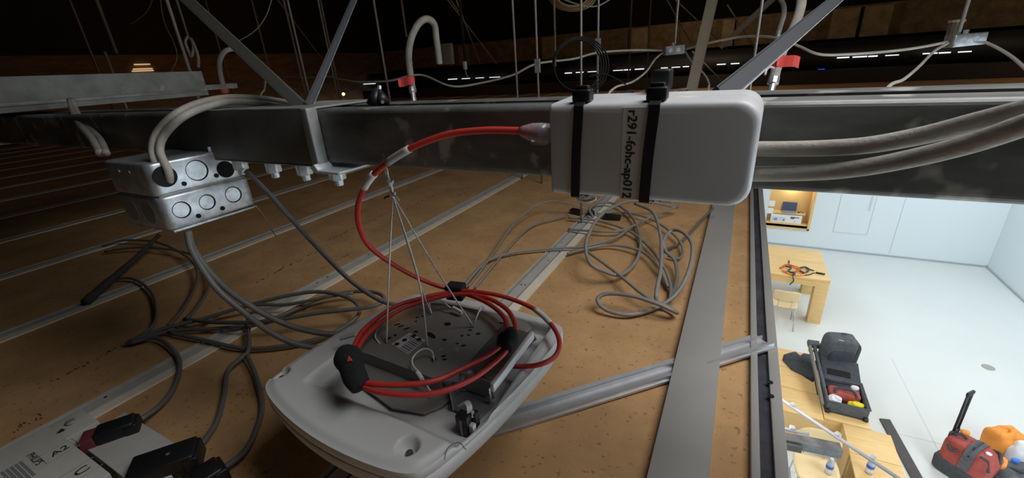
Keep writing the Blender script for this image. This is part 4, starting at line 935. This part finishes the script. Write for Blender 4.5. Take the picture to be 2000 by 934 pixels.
hose([(437, 172, 1.6), (430, 145, 1.6), (429, 118, 1.62), (440, 100, 1.65), (460, 96, 1.68), (482, 105, 1.7)], .0085, 'braided_hose', 'pale hose hooking up from the cross channel stub', None)
q = dp(437, 176, 1.58); t_ = MB().tube([q+Vector((0, 0, -.014)), q+Vector((0, 0, -.01)), q+Vector((0, 0, .010)), q+Vector((0, 0, .014))], [.010, .015, .015, .010], 12).build('red_fitting', mat('red_knob', (.45, .09, .06), .6)); tag(t_, 'round red fitting on the cross channel stub', 'fitting')
o = cable('cable_bundle', pD([(367, 70, 1.95), (362, 82, 1.95), (368, 100, 1.95), (374, 110, 1.95), (378, 90, 1.95), (372, 75, 1.95), (380, 90, 1.95), (387, 112, 1.95), (387, 132, 1.95)]), .0065, FLEX, n=8); tag(o, 'bundled pale cable end tied to a rod at upper left', 'cable')
# black wire coil and tan coil, dark clamps
for k in range(4):
    pts = [dp(1128+(46+k*3)*math.cos(q_)+k*2, 128+(50+k*2)*math.sin(q_), .62+.012*k) for q_ in [2*PI*j/26 for j in range(26)]]
    if k == 0: cl = thing('wire_coil', 'coil of thin black wire hanging above the injector', 'wire coil', pts[0])
    MB().tube(pts, .0011, 6, closed=True)  .build('turn', COILB, cl, smooth=True)
cable('wire_end', pD([(1150, 150, .62), (1180, 145, .62), (1205, 155, .62), (1222, 165, .63)]), .0011, COILB, cl)
for k in range(4):
    pts = [dp(1118+(30+k*5)*math.cos(q_), -6+(18+k*3)*math.sin(q_), 1.8+.02*k) for q_ in [2*PI*j/24 for j in range(24)]]
    if k == 0: c2_ = thing('cable_coil', 'coil of tan cable at the top edge of the picture', 'cable coil', pts[0])
    MB().tube(pts, .0045, 6, closed=True).build('turn', mat('tan_cable', (.30, .19, .08), .6), c2_, smooth=True)
o = cable('grey_wire', pD([(1090, -6, 1.8), (1130, 9, 1.8), (1165, 12, 1.8), (1198, -5, 1.8)]), .003, WIREG); tag(o, 'grey wire sagging beside the tan coil', 'wire')
pc = at(738, 200, Y=.41); cm = thing('beam_clamp', 'black spring clamp gripping the top of the beam', 'clamp', pc)
for s_, (a, b) in enumerate([((730, 205), (736, 172)), ((748, 203), (741, 176))]):
    A, B = dp(*a, depth(pc)), dp(*b, depth(pc)); MB().tube([A, A.lerp(B, .5), B], [.009, .007, .003], 10).build('jaw', BLACK, cm, smooth=True)
MB().tube([dp(741, 168, depth(pc)), dp(740, 185, depth(pc))], .0028, 8).build('pin', GALVL, cm)
MB().cyl(dp(747, 199, depth(pc)-.008), dp(747, 199, depth(pc)+.004), .0022, 10).build('rivet', GALVL, cm)
p = dp(868, 106, 2.6); o = MB().box((p.x-.06, p.y, p.z-.06), (p.x+.05, p.y+.03, p.z+.06)).build('mounting_plate', mat('tan_plate', (.26, .22, .14), .7, var=.2, scale=20), bevel=.004); tag(o, 'square tan plate behind the hooked braided hose', 'plate')
p = dp(908, 128, 2.3); t_ = thing('rod_fitting', 'pale fitting on the end of a dark rod', 'fitting', p)
MB().tube([p+Vector((0, 0, .02)), p+Vector((0, 0, -.02))], .012, 8).build('nut', mat('tan_fitting', (.5, .46, .33), .5), t_); cable('hook', [p+Vector((0, 0, -.02)), p+Vector((.004, 0, -.045)), p+Vector((.015, 0, -.06))], .003, WIREG, t_)
p = dp(1865, 55, 1.7); t_ = thing('pipe_hanger', 'brownish pipe hanger behind the right-hand small box', 'hanger', p)
MB().tube([p+Vector((0, 0, -.05)), p+Vector((0, 0, .02))], .022, 12).build('sleeve', mat('tan_fitting2', (.20, .17, .12), .6), t_); MB().tube([p+Vector((0, 0, .02)), p+Vector((0, 0, .03))], .026, 12).build('collar', mat('tan_fitting', (.5, .46, .33), .5), t_)
# louvre of glowing slats on the left wall, small indicator lamps
lv = thing('louvre', 'small louvre with warm lit slats on the left wall', 'louvre', (-7.5, 3, 0))
for k, (y, a, b) in enumerate([(126, 262, 292), (135, 260, 297), (139, 258, 299), (146, 262, 304), (151, 274, 297)]):
    A, B = at(a, y, X=-7.49), at(b, y-1, X=-7.49)
    MB().box((-7.5, A.y, A.z-.008), (-7.47, B.y, A.z+.006)).build('slat', mat('lit_slat', (.8, .6, .4), .5, emit=((1, .72, .42), .55)), lv)
for (c, d_, col, st, r, lab) in [((1604, 127), 6.5, (.05, .1, 1), 1.6, .085, 'blurred blue indicator lamp under the black duct'), ((1612, 113), 6.5, (.2, 1, .1), 2.5, .022, 'tiny green indicator lamp above the blue one'), ((671, 184), 6.0, (1, .8, .2), 4, .022, 'tiny yellow lamp in the dark behind the beam')]:
    p = dp(*c, d_); t_ = thing('indicator_lamp', lab, 'lamp', p)
    MB().tube([p-CF*.02, p-CF*.01, p], [r*.55, r*.9, r], 14).build('lens', mat('lens_%s' % lab[:12], col, .4, emit=(col, st)), t_, smooth=True)
    MB().tube([p, p+CF*.04], r*1.05, 14).build('socket', BLKDUCT, t_)

o = cable('white_hook', pD([(1512, 133, 1.02), (1503, 131, 1.02), (1497, 137, 1.02), (1494, 146, 1.02)]), .0026, WHITE, n=8); tag(o, 'small white plastic hook beside the red tagged hose', 'hook')

# ================================================================== STORE FURNITURE AND BAGS BELOW
tb = thing('maple_table', 'long maple table against the white back wall', 'table', (.6, 8.9, FZ))
TZt = FZ+.9
MB().box((-1.0, 8.25, TZt-.045), (1.74, 9.04, TZt)).build('top_board', WOOD, tb, bevel=.004)
MB().box((-1.0, 9.046, TZt-.045), (1.74, 9.61, TZt)).build('top_board', WOOD, tb, bevel=.004)
MB().box((-.78, 8.252, TZt-.15), (1.54, 8.30, TZt-.046)).build('apron', WOOD, tb); MB().box((1.69, 8.45, TZt-.15), (1.738, 9.41, TZt-.046)).build('apron', WOOD, tb)
for x0, y0 in ((1.539, 8.251), (1.539, 9.409), (-.98, 8.251), (-.98, 9.409)): MB().box((x0, y0, FZ), (x0+.2, y0+.2, TZt-.046)).build('leg', WOOD, tb, bevel=.004)
ecb = thing('extension_lead', 'orange and black cords coiled on the maple table', 'cord', at(1555, 528, Z=TZt+.01))
def tz(l): return [at(x, y, Z=TZt+h_) for x, y, h_ in l]
for k, (l, m_) in enumerate([([(1526, 522, .01), (1540, 518, .02), (1556, 524, .02), (1568, 530, .02), (1572, 536, .02), (1555, 538, .02), (1540, 534, .02), (1528, 528, .02)], TEXO),
                (([(1524, 524, .02), (1536, 517, .03), (1550, 520, .03), (1562, 526, .03), (1548, 532, .03), (1534, 531, .03)]), mat('dark_orange', (.55, .14, .03), .6)),
                ([(1534, 520, .04), (1545, 523, .04), (1540, 530, .04), (1552, 534, .04), (1548, 538, .04)], TEXG),
                ([(1560, 524, .03), (1572, 522, .03), (1580, 527, .03), (1572, 533, .03), (1562, 530, .03)], TEXG),
                ([(1566, 538, .01), (1580, 537, .01), (1590, 533, .01)], TEXG), ([(1575, 524, .01), (1590, 529, .01)], TEXG), ([(1541, 509, .01), (1541, 514, .01)], TEXG)]):
    cable('loop', tz(l), .016 if k < 4 else .010, m_, ecb, k=5, n=6)
cable('hanging_end', [at(1548, 541, Z=TZt+.01), at(1550, 548, Y=8.22), at(1546, 553, Y=8.20), at(1542, 556, Y=8.20)], .010, TEXG, ecb, k=5, n=6)
q = at(1602, 535, Z=TZt+.01); o = MB().box((-.07, -.02, 0), (.07, .02, .02), Matrix.Translation(q) @ Matrix.Rotation(-.2, 4, 'Z')).build('black_marker', BLACK, bevel=.006); tag(o, 'small black stick lying beside the orange cords', 'marker')

def chair(label, x, y, yaw, leg_m):
    t_ = thing('plywood_chair', label, 'chair', (x, y, FZ), 'plywood chairs')
    Mc = Matrix.Translation((x, y, FZ)) @ Matrix.Rotation(yaw, 4, 'Z')
    def slabc(nm, fn, nu=12, nv=8, th=.014):
        g = [[fn(i/nu*2-1, j/nv*2-1) for i in range(nu+1)] for j in range(nv+1)]
        top_ = [[Mc @ p for p in r] for r in g]; m_ = MB().grid(top_); o = m_.build(nm, PLY, t_, smooth=True)
        s_ = o.modifiers.new('thick', 'SOLIDIFY'); s_.thickness = th; return o
    def seat(u, v):
        e = abs(u)**4; w_ = .21*(1-.10*max(0, -v))*(1-.10*abs(v)**4); return Vector((u*w_, v*.20*(1-.08*e), .45-.012*(1-u*u)+.02*(v > .8)*0))
    def back(u, v):
        w_ = .21*(1-.16*abs(v)**3); return Vector((u*w_, .20+.05*(v+1)/2+.0-.045*u*u, .68+v*.115*(1-.18*u**4)))
    slabc('seat', seat); slabc('backrest', back)
    for sx in (-1, 1):
        MB().tube([Mc @ Vector(p) for p in ((sx*.17, -.15, .44), (sx*.20, -.20, 0))], .009, 8).build('leg', leg_m, t_, smooth=True)
        MB().tube([Mc @ Vector(p) for p in ((sx*.17, .15, .44), (sx*.20, .22, 0))], .009, 8).build('leg', leg_m, t_, smooth=True)
        MB().tube(cr([Mc @ Vector(p) for p in ((sx*.10, .10, .43), (sx*.10, .20, .45), (sx*.10, .225, .60))], 5), .009, 8).build('back_support', leg_m, t_, smooth=True)
        MB().tube([Mc @ Vector(p) for p in ((sx*.188, -.18, .16), (sx*.188, .19, .16))], .006, 8).build('stretcher', leg_m, t_, smooth=True)
    return t_
p = at(1536, 578, Z=FZ+.68); chair('pale plywood chair pulled up to the maple table', p.x, p.y+.2, PI, CHROME)
p = at(1595, 851, Z=FZ+.72); chair('pale plywood chair in front of the stacked cubes', p.x+.02, p.y-.22, 0, CHROME)

# plywood cubes: panels, open underneath
def cube(label, x0, x1, y0, y1, h_=.45, open_=None):
    t_ = thing('wooden_cube', label, 'cube seat', ((x0+x1)/2, (y0+y1)/2, FZ), 'maple cube seats'); w = .022; z1 = FZ+h_
    MB().box((x0, y0, z1-w), (x1, y1, z1)).build('top_panel', WOOD, t_, bevel=.003)
    for nm, a, b in (('west', (x0, y0, FZ), (x0+w, y1, z1-w)), ('east', (x1-w, y0, FZ), (x1, y1, z1-w)), ('south', (x0+w, y0+.001, FZ), (x1-w, y0+w, z1-w)), ('north', (x0+w, y1-w, FZ), (x1-w, y1-.001, z1-w))):
        if nm != open_: MB().box(a, b).build('side_panel', WOOD, t_)
cube('maple cube seat farthest back, under the loose black jacket', .89, 1.335, 6.09, 6.54)
cube('maple cube seat in the middle of the row beside the open suitcase', .895, 1.34, 5.63, 6.08)
cube('maple cube seat at the front of the row behind the chair', .90, 1.36, 5.15, 5.62)
cube('maple cube seat under the back half of open suitcase', 1.365, 1.83, 5.68, 6.15)
cube('maple cube seat under the front half of open suitcase', 1.37, 1.83, 5.20, 5.67)
cube('maple cube seat right of the chair, near the dark plank', 1.55, 2.005, 4.74, 5.19)
cube('maple cube seat with the water bottle on its top', 1.545, 2.00, 4.27, 4.73, open_='west')
CT = FZ+.45

def blob(name, c, r, m_, parent=None, seed=1, e=.55, amp=.08, rotz=0, tilt=0, n=26):
    rr_ = random.Random(seed); ph = [(rr_.uniform(1, 4), rr_.uniform(1, 4), rr_.uniform(0, 6), rr_.uniform(0, 6)) for _ in range(5)]
    def sp(v): return math.copysign(abs(v)**e, v)
    g = []
    Mq = Matrix.Translation(c) @ Matrix.Rotation(rotz, 4, 'Z') @ Matrix.Rotation(tilt, 4, 'X')
    for i in range(n+1):
        th = -PI/2+PI*i/n; row = []
        for j in range(2*n+1):
            f = 2*PI*j/(2*n)
            k = 1+amp*sum(math.sin(a*f_+p1)*math.sin(b*th*2+p2) for (a, b, p1, p2), f_ in zip([(round(q_[0]), q_[1], q_[2], q_[3]) for q_ in ph], [f]*5))/2.2
            row.append(Mq @ Vector((r[0]*sp(math.cos(th))*sp(math.cos(f))*k, r[1]*sp(math.cos(th))*sp(math.sin(f))*k, r[2]*sp(math.sin(th))*k)))
        g.append(row)
    return MB().grid(g).build(name, m_, parent, smooth=True)

# open suitcase on the cubes
sc = thing('open_suitcase', 'open grey suitcase with a red pouch inside, lying on the cubes', 'suitcase', (1.6, 5.7, CT))
sx0, sx1, sy0, sy1, sh_ = 1.385, 1.81, 5.33, 5.83, .17
MB().box((sx0, sy0, CT+.002), (sx1, sy1, CT+.02)).build('base', TEXG, sc)
for a, b in (((sx0, sy0, CT+.02), (sx1, sy0+.022, CT+sh_)), ((sx0, sy1-.022, CT+.02), (sx1, sy1, CT+sh_)), ((sx0, sy0+.022, CT+.02), (sx0+.022, sy1-.022, CT+sh_)), ((sx1-.022, sy0+.022, CT+.02), (sx1, sy1-.022, CT+sh_))):
    MB().box(a, b).build('wall', TEXG2, sc, bevel=.008)
MB().tube(cr([(sx0, sy0, CT+sh_), (sx1, sy0, CT+sh_), (sx1, sy1, CT+sh_), (sx0, sy1, CT+sh_)], 1, True), .012, 8, closed=True).build('rim', TEXG2, sc)
for x in (sx0+.02, sx1-.02): MB().cyl((x-.02, sy0-.012, CT+.03), (x+.02, sy0-.012, CT+.03), .028, 14).build('wheel', BLACK, sc)
MB().box((-.21, 0, -.01), (.21, .33, .012), Matrix.Translation((1.6, sy1+.01, CT+.15)) @ Matrix.Rotation(.32, 4, 'X')).build('lid', TEXG, sc, bevel=.02)
MB().box((-.15, .05, .012), (.10, .14, .02), Matrix.Translation((1.6, sy1+.01, CT+.15)) @ Matrix.Rotation(.32, 4, 'X')).build('lid_pocket', HOLE, sc)
MB().box((sx0+.03, sy1-.16, CT+.12), (sx1-.03, sy1-.03, CT+.135)).build('inner_flap', BLACK, sc)
rp = thing('red_pouch', 'red fabric pouch with black handle inside the open suitcase', 'pouch', (1.6, 5.58, CT+.03))
blob('pouch_body', (1.595, 5.60, CT+.10), (.17, .085, .075), TEXR, rp, 3, .45, .05)
cable('handle', [(1.49, 5.53, CT+.16), (1.50, 5.58, CT+.20), (1.60, 5.60, CT+.205), (1.69, 5.57, CT+.20), (1.71, 5.52, CT+.15)], .014, TEXG, rp)
o = blob('white_cloth', (1.48, 5.44, CT+.10), (.075, .075, .075), WCLOTH, None, 5, .8, .12); tag(o, 'crumpled white cloth in the open suitcase', 'cloth')
o = blob('yellow_cloth', (1.70, 5.43, CT+.10), (.08, .055, .07), YEL, None, 8, .8, .16); tag(o, 'crumpled yellow gloves in the open suitcase', 'gloves')
o = blob('white_ball', (1.72, 5.71, CT+.17), (.045, .035, .03), WCLOTH, None, 9, .9, .05); tag(o, 'small white wad at the back of the open suitcase', 'cloth')
# long grey rail leaning along the case with clips
A, B = Vector((1.375, 5.32, CT+.10)), Vector((1.30, 6.38, CT+.30)); lg = thing('folded_ladder_rail', 'long grey rail with clips lying beside the open suitcase', 'rail', A)
u = (B-A).normalized(); Mx = frame(A, u, (1, 0, 0)); L_ = (B-A).length
MB().box((0, -.045, -.03), (L_, -.012, .03), Mx).build('rail', mat('rail_greybeige', (.20, .19, .165), .6), lg, bevel=.006)
MB().box((0, .012, -.03), (L_, .045, .03), Mx).build('rail', TEXG2, lg, bevel=.006)
MB().box((L_-.08, -.05, -.04), (L_+.02, .09, .03), Mx).build('end_block', TEXG2, lg, bevel=.01)
for f, m_ in ((.60, WCLOTH), (.55, ALU), (.66, ALU)): MB().box((L_*f, -.02, .03), (L_*f+.06, .06, .05), Mx).build('clip', mat('clip_grey', (.5, .53, .55), .5) if m_ is ALU else m_, lg, bevel=.008)
q = Mx @ Vector((L_-.14, -.02, .035)); MB().tube([q, q+Vector((0, 0, .015))], .035, 14).build('yellow_cap', YEL, lg)
q = Mx @ Vector((L_-.01, .10, .03)); MB().tube([q, q+Vector((0, 0, .015))], .045, 14).build('white_cap', WCLOTH, lg); MB().tube([q+Vector((0, 0, .015)), q+Vector((0, 0, .03))], .03, 14).build('orange_cap', TEXO, lg)
# loose jacket
jk = []
op = [(1528, 704), (1531, 692), (1541, 688), (1552, 686), (1562, 695), (1570, 689), (1582, 693), (1592, 715), (1596, 735), (1588, 746), (1565, 732), (1545, 722)]
ctr = at(1566, 710, Z=CT+.05); g = []
for k in range(7):
    f = 1-k/6; row = []
    for (x, y) in op+[op[0]]:
        p = at(x, y, Z=CT+.012); row.append(Vector((ctr.x+(p.x-ctr.x)*f, ctr.y+(p.y-ctr.y)*f, CT+.008+.07*(1-f**2)+.012*math.sin(x*.7+k*1.7))))
    g.append(row)
o = MB().grid(g).build('jacket', TEXG, smooth=True); s_ = o.modifiers.new('thick', 'SOLIDIFY'); s_.thickness = .012; tag(o, 'crumpled black jacket spread over the back cube', 'jacket')
# backpack
bp_ = thing('backpack', 'dark grey backpack standing behind the open suitcase', 'backpack', (1.68, 6.38, CT+.1))
bc = (1.585, 6.27, CT+.33)
blob('body', bc, (.185, .125, .245), TEXG2, bp_, 11, .38, .02, rotz=.25, tilt=.10)
blob('front_pocket', (bc[0]+.03, bc[1]-.11, bc[2]-.06), (.15, .035, .13), TEXG, bp_, 12, .4, .02, rotz=.25, tilt=.10)
blob('side_panel', (bc[0]+.19, bc[1]+.05, bc[2]-.03), (.03, .10, .19), TEXG, bp_, 13, .4, .02, rotz=.25, tilt=.10)
cable('zipper', [(bc[0]-.10, bc[1]-.10, bc[2]+.20), (bc[0]-.02, bc[1]-.11, bc[2]+.225), (bc[0]+.07, bc[1]-.10, bc[2]+.19), (bc[0]+.11, bc[1]-.10, bc[2]+.10)], .010, mat('zip_grey', (.45, .47, .52), .5), bp_)
cable('top_handle', [(bc[0]-.02, bc[1]+.03, bc[2]+.22), (bc[0]+.03, bc[1]+.03, bc[2]+.255), (bc[0]+.09, bc[1]+.04, bc[2]+.21)], .013, TEXG, bp_)
MB().box((1.44, 6.17, CT+.001), (1.74, 6.39, CT+.09)).build('base_pad', TEXG, bp_, bevel=.02)

# bottles
def bottle(label, x, y, z, lean=0):
    t_ = thing('water_bottle', label, 'bottle', (x, y, z), 'water bottles'); Mq = Matrix.Translation((x, y, z)) @ Matrix.Rotation(lean, 4, 'X')
    prof_ = [(0, .030), (.006, .034), (.05, .034), (.06, .031), (.07, .034), (.13, .034), (.16, .028), (.185, .014), (.195, .0135)]
    MB().tube([Mq @ Vector((0, 0, h_)) for h_, r in prof_], [r for h_, r in prof_], 16).build('body', PET, t_, smooth=True)
    MB().tube([Mq @ Vector((0, 0, h_)) for h_ in (.085, .125)], .0352, 16).build('label_band', BLUEL, t_, smooth=True)
    MB().tube([Mq @ Vector((0, 0, h_)) for h_ in (.192, .212)], .016, 14).build('cap', WHITE, t_)
p = at(1696, 924, Z=CT); bottle('clear water bottle with blue band on the maple cube', p.x, p.y, CT)
p = at(1624, 930, Z=CT); bottle('clear water bottle standing on the chair seat', p.x-.03, p.y+.02, CT+.004)
# plank, floor disc
o = MB().prism(cpoly([(1718, 818), (1738, 820), (1802, 934), (1850, 1020), (1812, 1010), (1780, 934)], FZ+.012), FZ+.001, FZ+.018).build('floor_plank', mat('plank_grey', (.085, .08, .08), .7, var=.1, scale=12)); tag(o, 'dark grey plank lying on the pale floor by the cubes', 'plank')
q = at(1930, 718, Z=FZ); o = MB().tube([q, q+Vector((0, 0, .006)), q+Vector((0, 0, .008))], [.075, .075, .070], 28).build('floor_box_lid', mat('lid_grey', (.36, .35, .33), .5)); tag(o, 'round grey lid set in the pale store floor', 'floor lid')
# red rolling bag and things beside it
rb = thing('rolling_bag', 'red and black rolling duffel with its long handle pulled out', 'rolling bag', (2.85, 5.3, FZ))
_c = at(1893, 897, Z=FZ+.27)
Mq = Matrix.Translation((_c.x, _c.y, FZ)) @ Matrix.Rotation(-.72, 4, 'Z') @ Matrix.Scale(.80, 4)
def rb_blob(nm, c, r, m_, seed, e=.35, amp=.03): return blob(nm, Mq @ Vector(c), [q_*.80 for q_ in r], m_, rb, seed, e, amp, rotz=-.72, tilt=0)
rb_blob('body', (0, 0, .33), (.27, .17, .28), TEXR, 21)
rb_blob('base_shell', (-.02, -.01, .12), (.285, .185, .13), TEXG, 22)
MB().strap(cr([Mq @ Vector(p_) for p_ in ((.03, .176, .30), (.03, .17, .52), (.03, .12, .615), (.03, 0, .63), (.03, -.12, .612), (.03, -.178, .52), (.02, -.182, .25))], 5), .09, .010, Mq.to_3x3() @ Vector((1, 0, 0))).build('zip_panel', TEXG2, rb)
MB().strap(cr([Mq @ Vector(p_) for p_ in ((.03, .10, .632), (.03, 0, .640), (.03, -.12, .624), (.03, -.19, .50))], 5), .016, .008, Mq.to_3x3() @ Vector((1, 0, 0))).build('zipper', BLACK, rb)
MB().box((-.275, -.05, .05), (-.235, .17, .62), Mq).build('spine', TEXG, rb, bevel=.015)
for yy in (.02, .13): MB().tube([Mq @ Vector((-.255, yy, .6)), Mq @ Vector((-.265, yy, 1.26))], .012, 10).build('handle_tube', BLACK, rb, smooth=True)
MB().box((-.285, -.005, 1.24), (-.245, .155, 1.30), Mq).build('handle_grip', BLACK, rb, bevel=.012)
for a in (((-.21, -.05, .615), (-.16, -.02, .66), (-.10, .0, .62)), ((.14, .10, .60), (.22, .06, .63), (.26, 0, .52)), ((.12, -.15, .58), (.20, -.14, .56), (.24, -.15, .42)), ((-.20, -.17, .50), (-.14, -.205, .46), (-.08, -.18, .50))):
    cable('grab_strap', [Mq @ Vector(p_) for p_ in a], .015, TEXG, rb, k=5)
MB().tube([Mq @ Vector((.15, -.04, .60)), Mq @ Vector((.15, -.04, .62))], .025, 14).build('white_badge', WCLOTH, rb)
blob('orange_luggage_tag', Mq @ Vector((-.17, .12, .62)), (.04, .03, .03), TEXO, rb, 31, .8, .05)
def on(x, y, h): p = at(x, y, Z=FZ+h); return (p.x, p.y, FZ+h)
o = blob('orange_bag', on(1958, 868, .22), (.17, .13, .22), TEXO, None, 41, .6, .10, rotz=.3); tag(o, 'crumpled orange bag standing behind the red rolling bag', 'bag')
pk = thing('grey_pack', 'dark grey pack lying in front of the white plastic bag', 'backpack', on(1986, 940, 0))
pc_ = Vector(on(1986, 938, .17))
blob('body', pc_, (.22, .15, .16), TEXG2, pk, 51, .5, .06, rotz=.4); blob('side_pocket', pc_+Vector((-.16, -.08, -.03)), (.08, .07, .11), TEXG, pk, 52, .5, .06); cable('strap', [pc_+Vector((-.12, .0, .14)), pc_+Vector((-.02, -.06, .18)), pc_+Vector((.1, -.04, .15))], .015, TEXG, pk)
o = blob('orange_pouch', on(1950, 903, .36), (.06, .05, .07), TEXO, None, 44, .7, .10); tag(o, 'small orange pouch lying on the dark grey pack', 'pouch')
wb_ = blob('white_plastic_bag', on(1992, 893, .22), (.12, .09, .20), WCLOTH, None, 43, .7, .10); tag(wb_, 'white plastic bag with blue mark right of the red bag', 'bag')
blob('blue_mark', on(1984, 900, .36), (.035, .02, .025), mat('blue_print', (.04, .22, .85), .5), wb_, 46, .8, .03)
o = blob('glove', on(1937, 897, .42), (.03, .025, .055), WCLOTH, None, 61, .7, .08); tag(o, 'pale glove sticking out beside the red bag', 'glove')

# fixtures hanging in the opening just below the ceiling
RZ = -1.7
def rod(name, a, b, r, label, clips):
    A, B = at(*a, Z=RZ), at(*b, Z=RZ); t_ = thing(name, label, 'rod', A)
    MB().tube([A, B], r, 10).build('rod', WHITE, t_, smooth=True)
    for f in clips:
        c_ = A.lerp(B, f); u_ = (B-A).normalized(); MB().box((-.012, -.022, -.016), (.012, .004, .008), frame(c_, u_, (0, -1, 0))).build('clip', WHITE, t_, bevel=.0045)
    return t_
rod('white_rod', (1490, 757), (1830, 985), .0088, 'long white rod with clips running down from the opening trim', (.09, .215, .50, .69))
rod('white_rod', (1490, 828), (1580, 849), .0078, 'short white rod above the grey track piece', (.65,))
A, B = at(1490, 847, Z=RZ-.012), at(1642, 878, Z=RZ-.012); u = (B-A).normalized(); tk = thing('track_piece', 'grey metal track piece with foil tape seen below the opening edge', 'track', A); Mx = frame(A, u, Vector((0, 0, 1)).cross(u)); L_ = (B-A).length
TKM = mat('track_grey', (.15, .15, .15), .5)
MB().box((0, -.024, -.030), (L_*.94, .024, .012), Mx).build('track', TKM, tk, bevel=.003)
MB().box((0, -.038, -.036), (L_*.5, -.027, .0), Mx).build('lower_lip', TKM, tk)
MB().box((L_*.42, -.0255, -.0315), (L_, .0255, .0138), Mx).build('foil_tape', mat('foil', (.32, .34, .37), .35, .5, var=.4, scale=20, bump=1.0, bscale=50), tk)
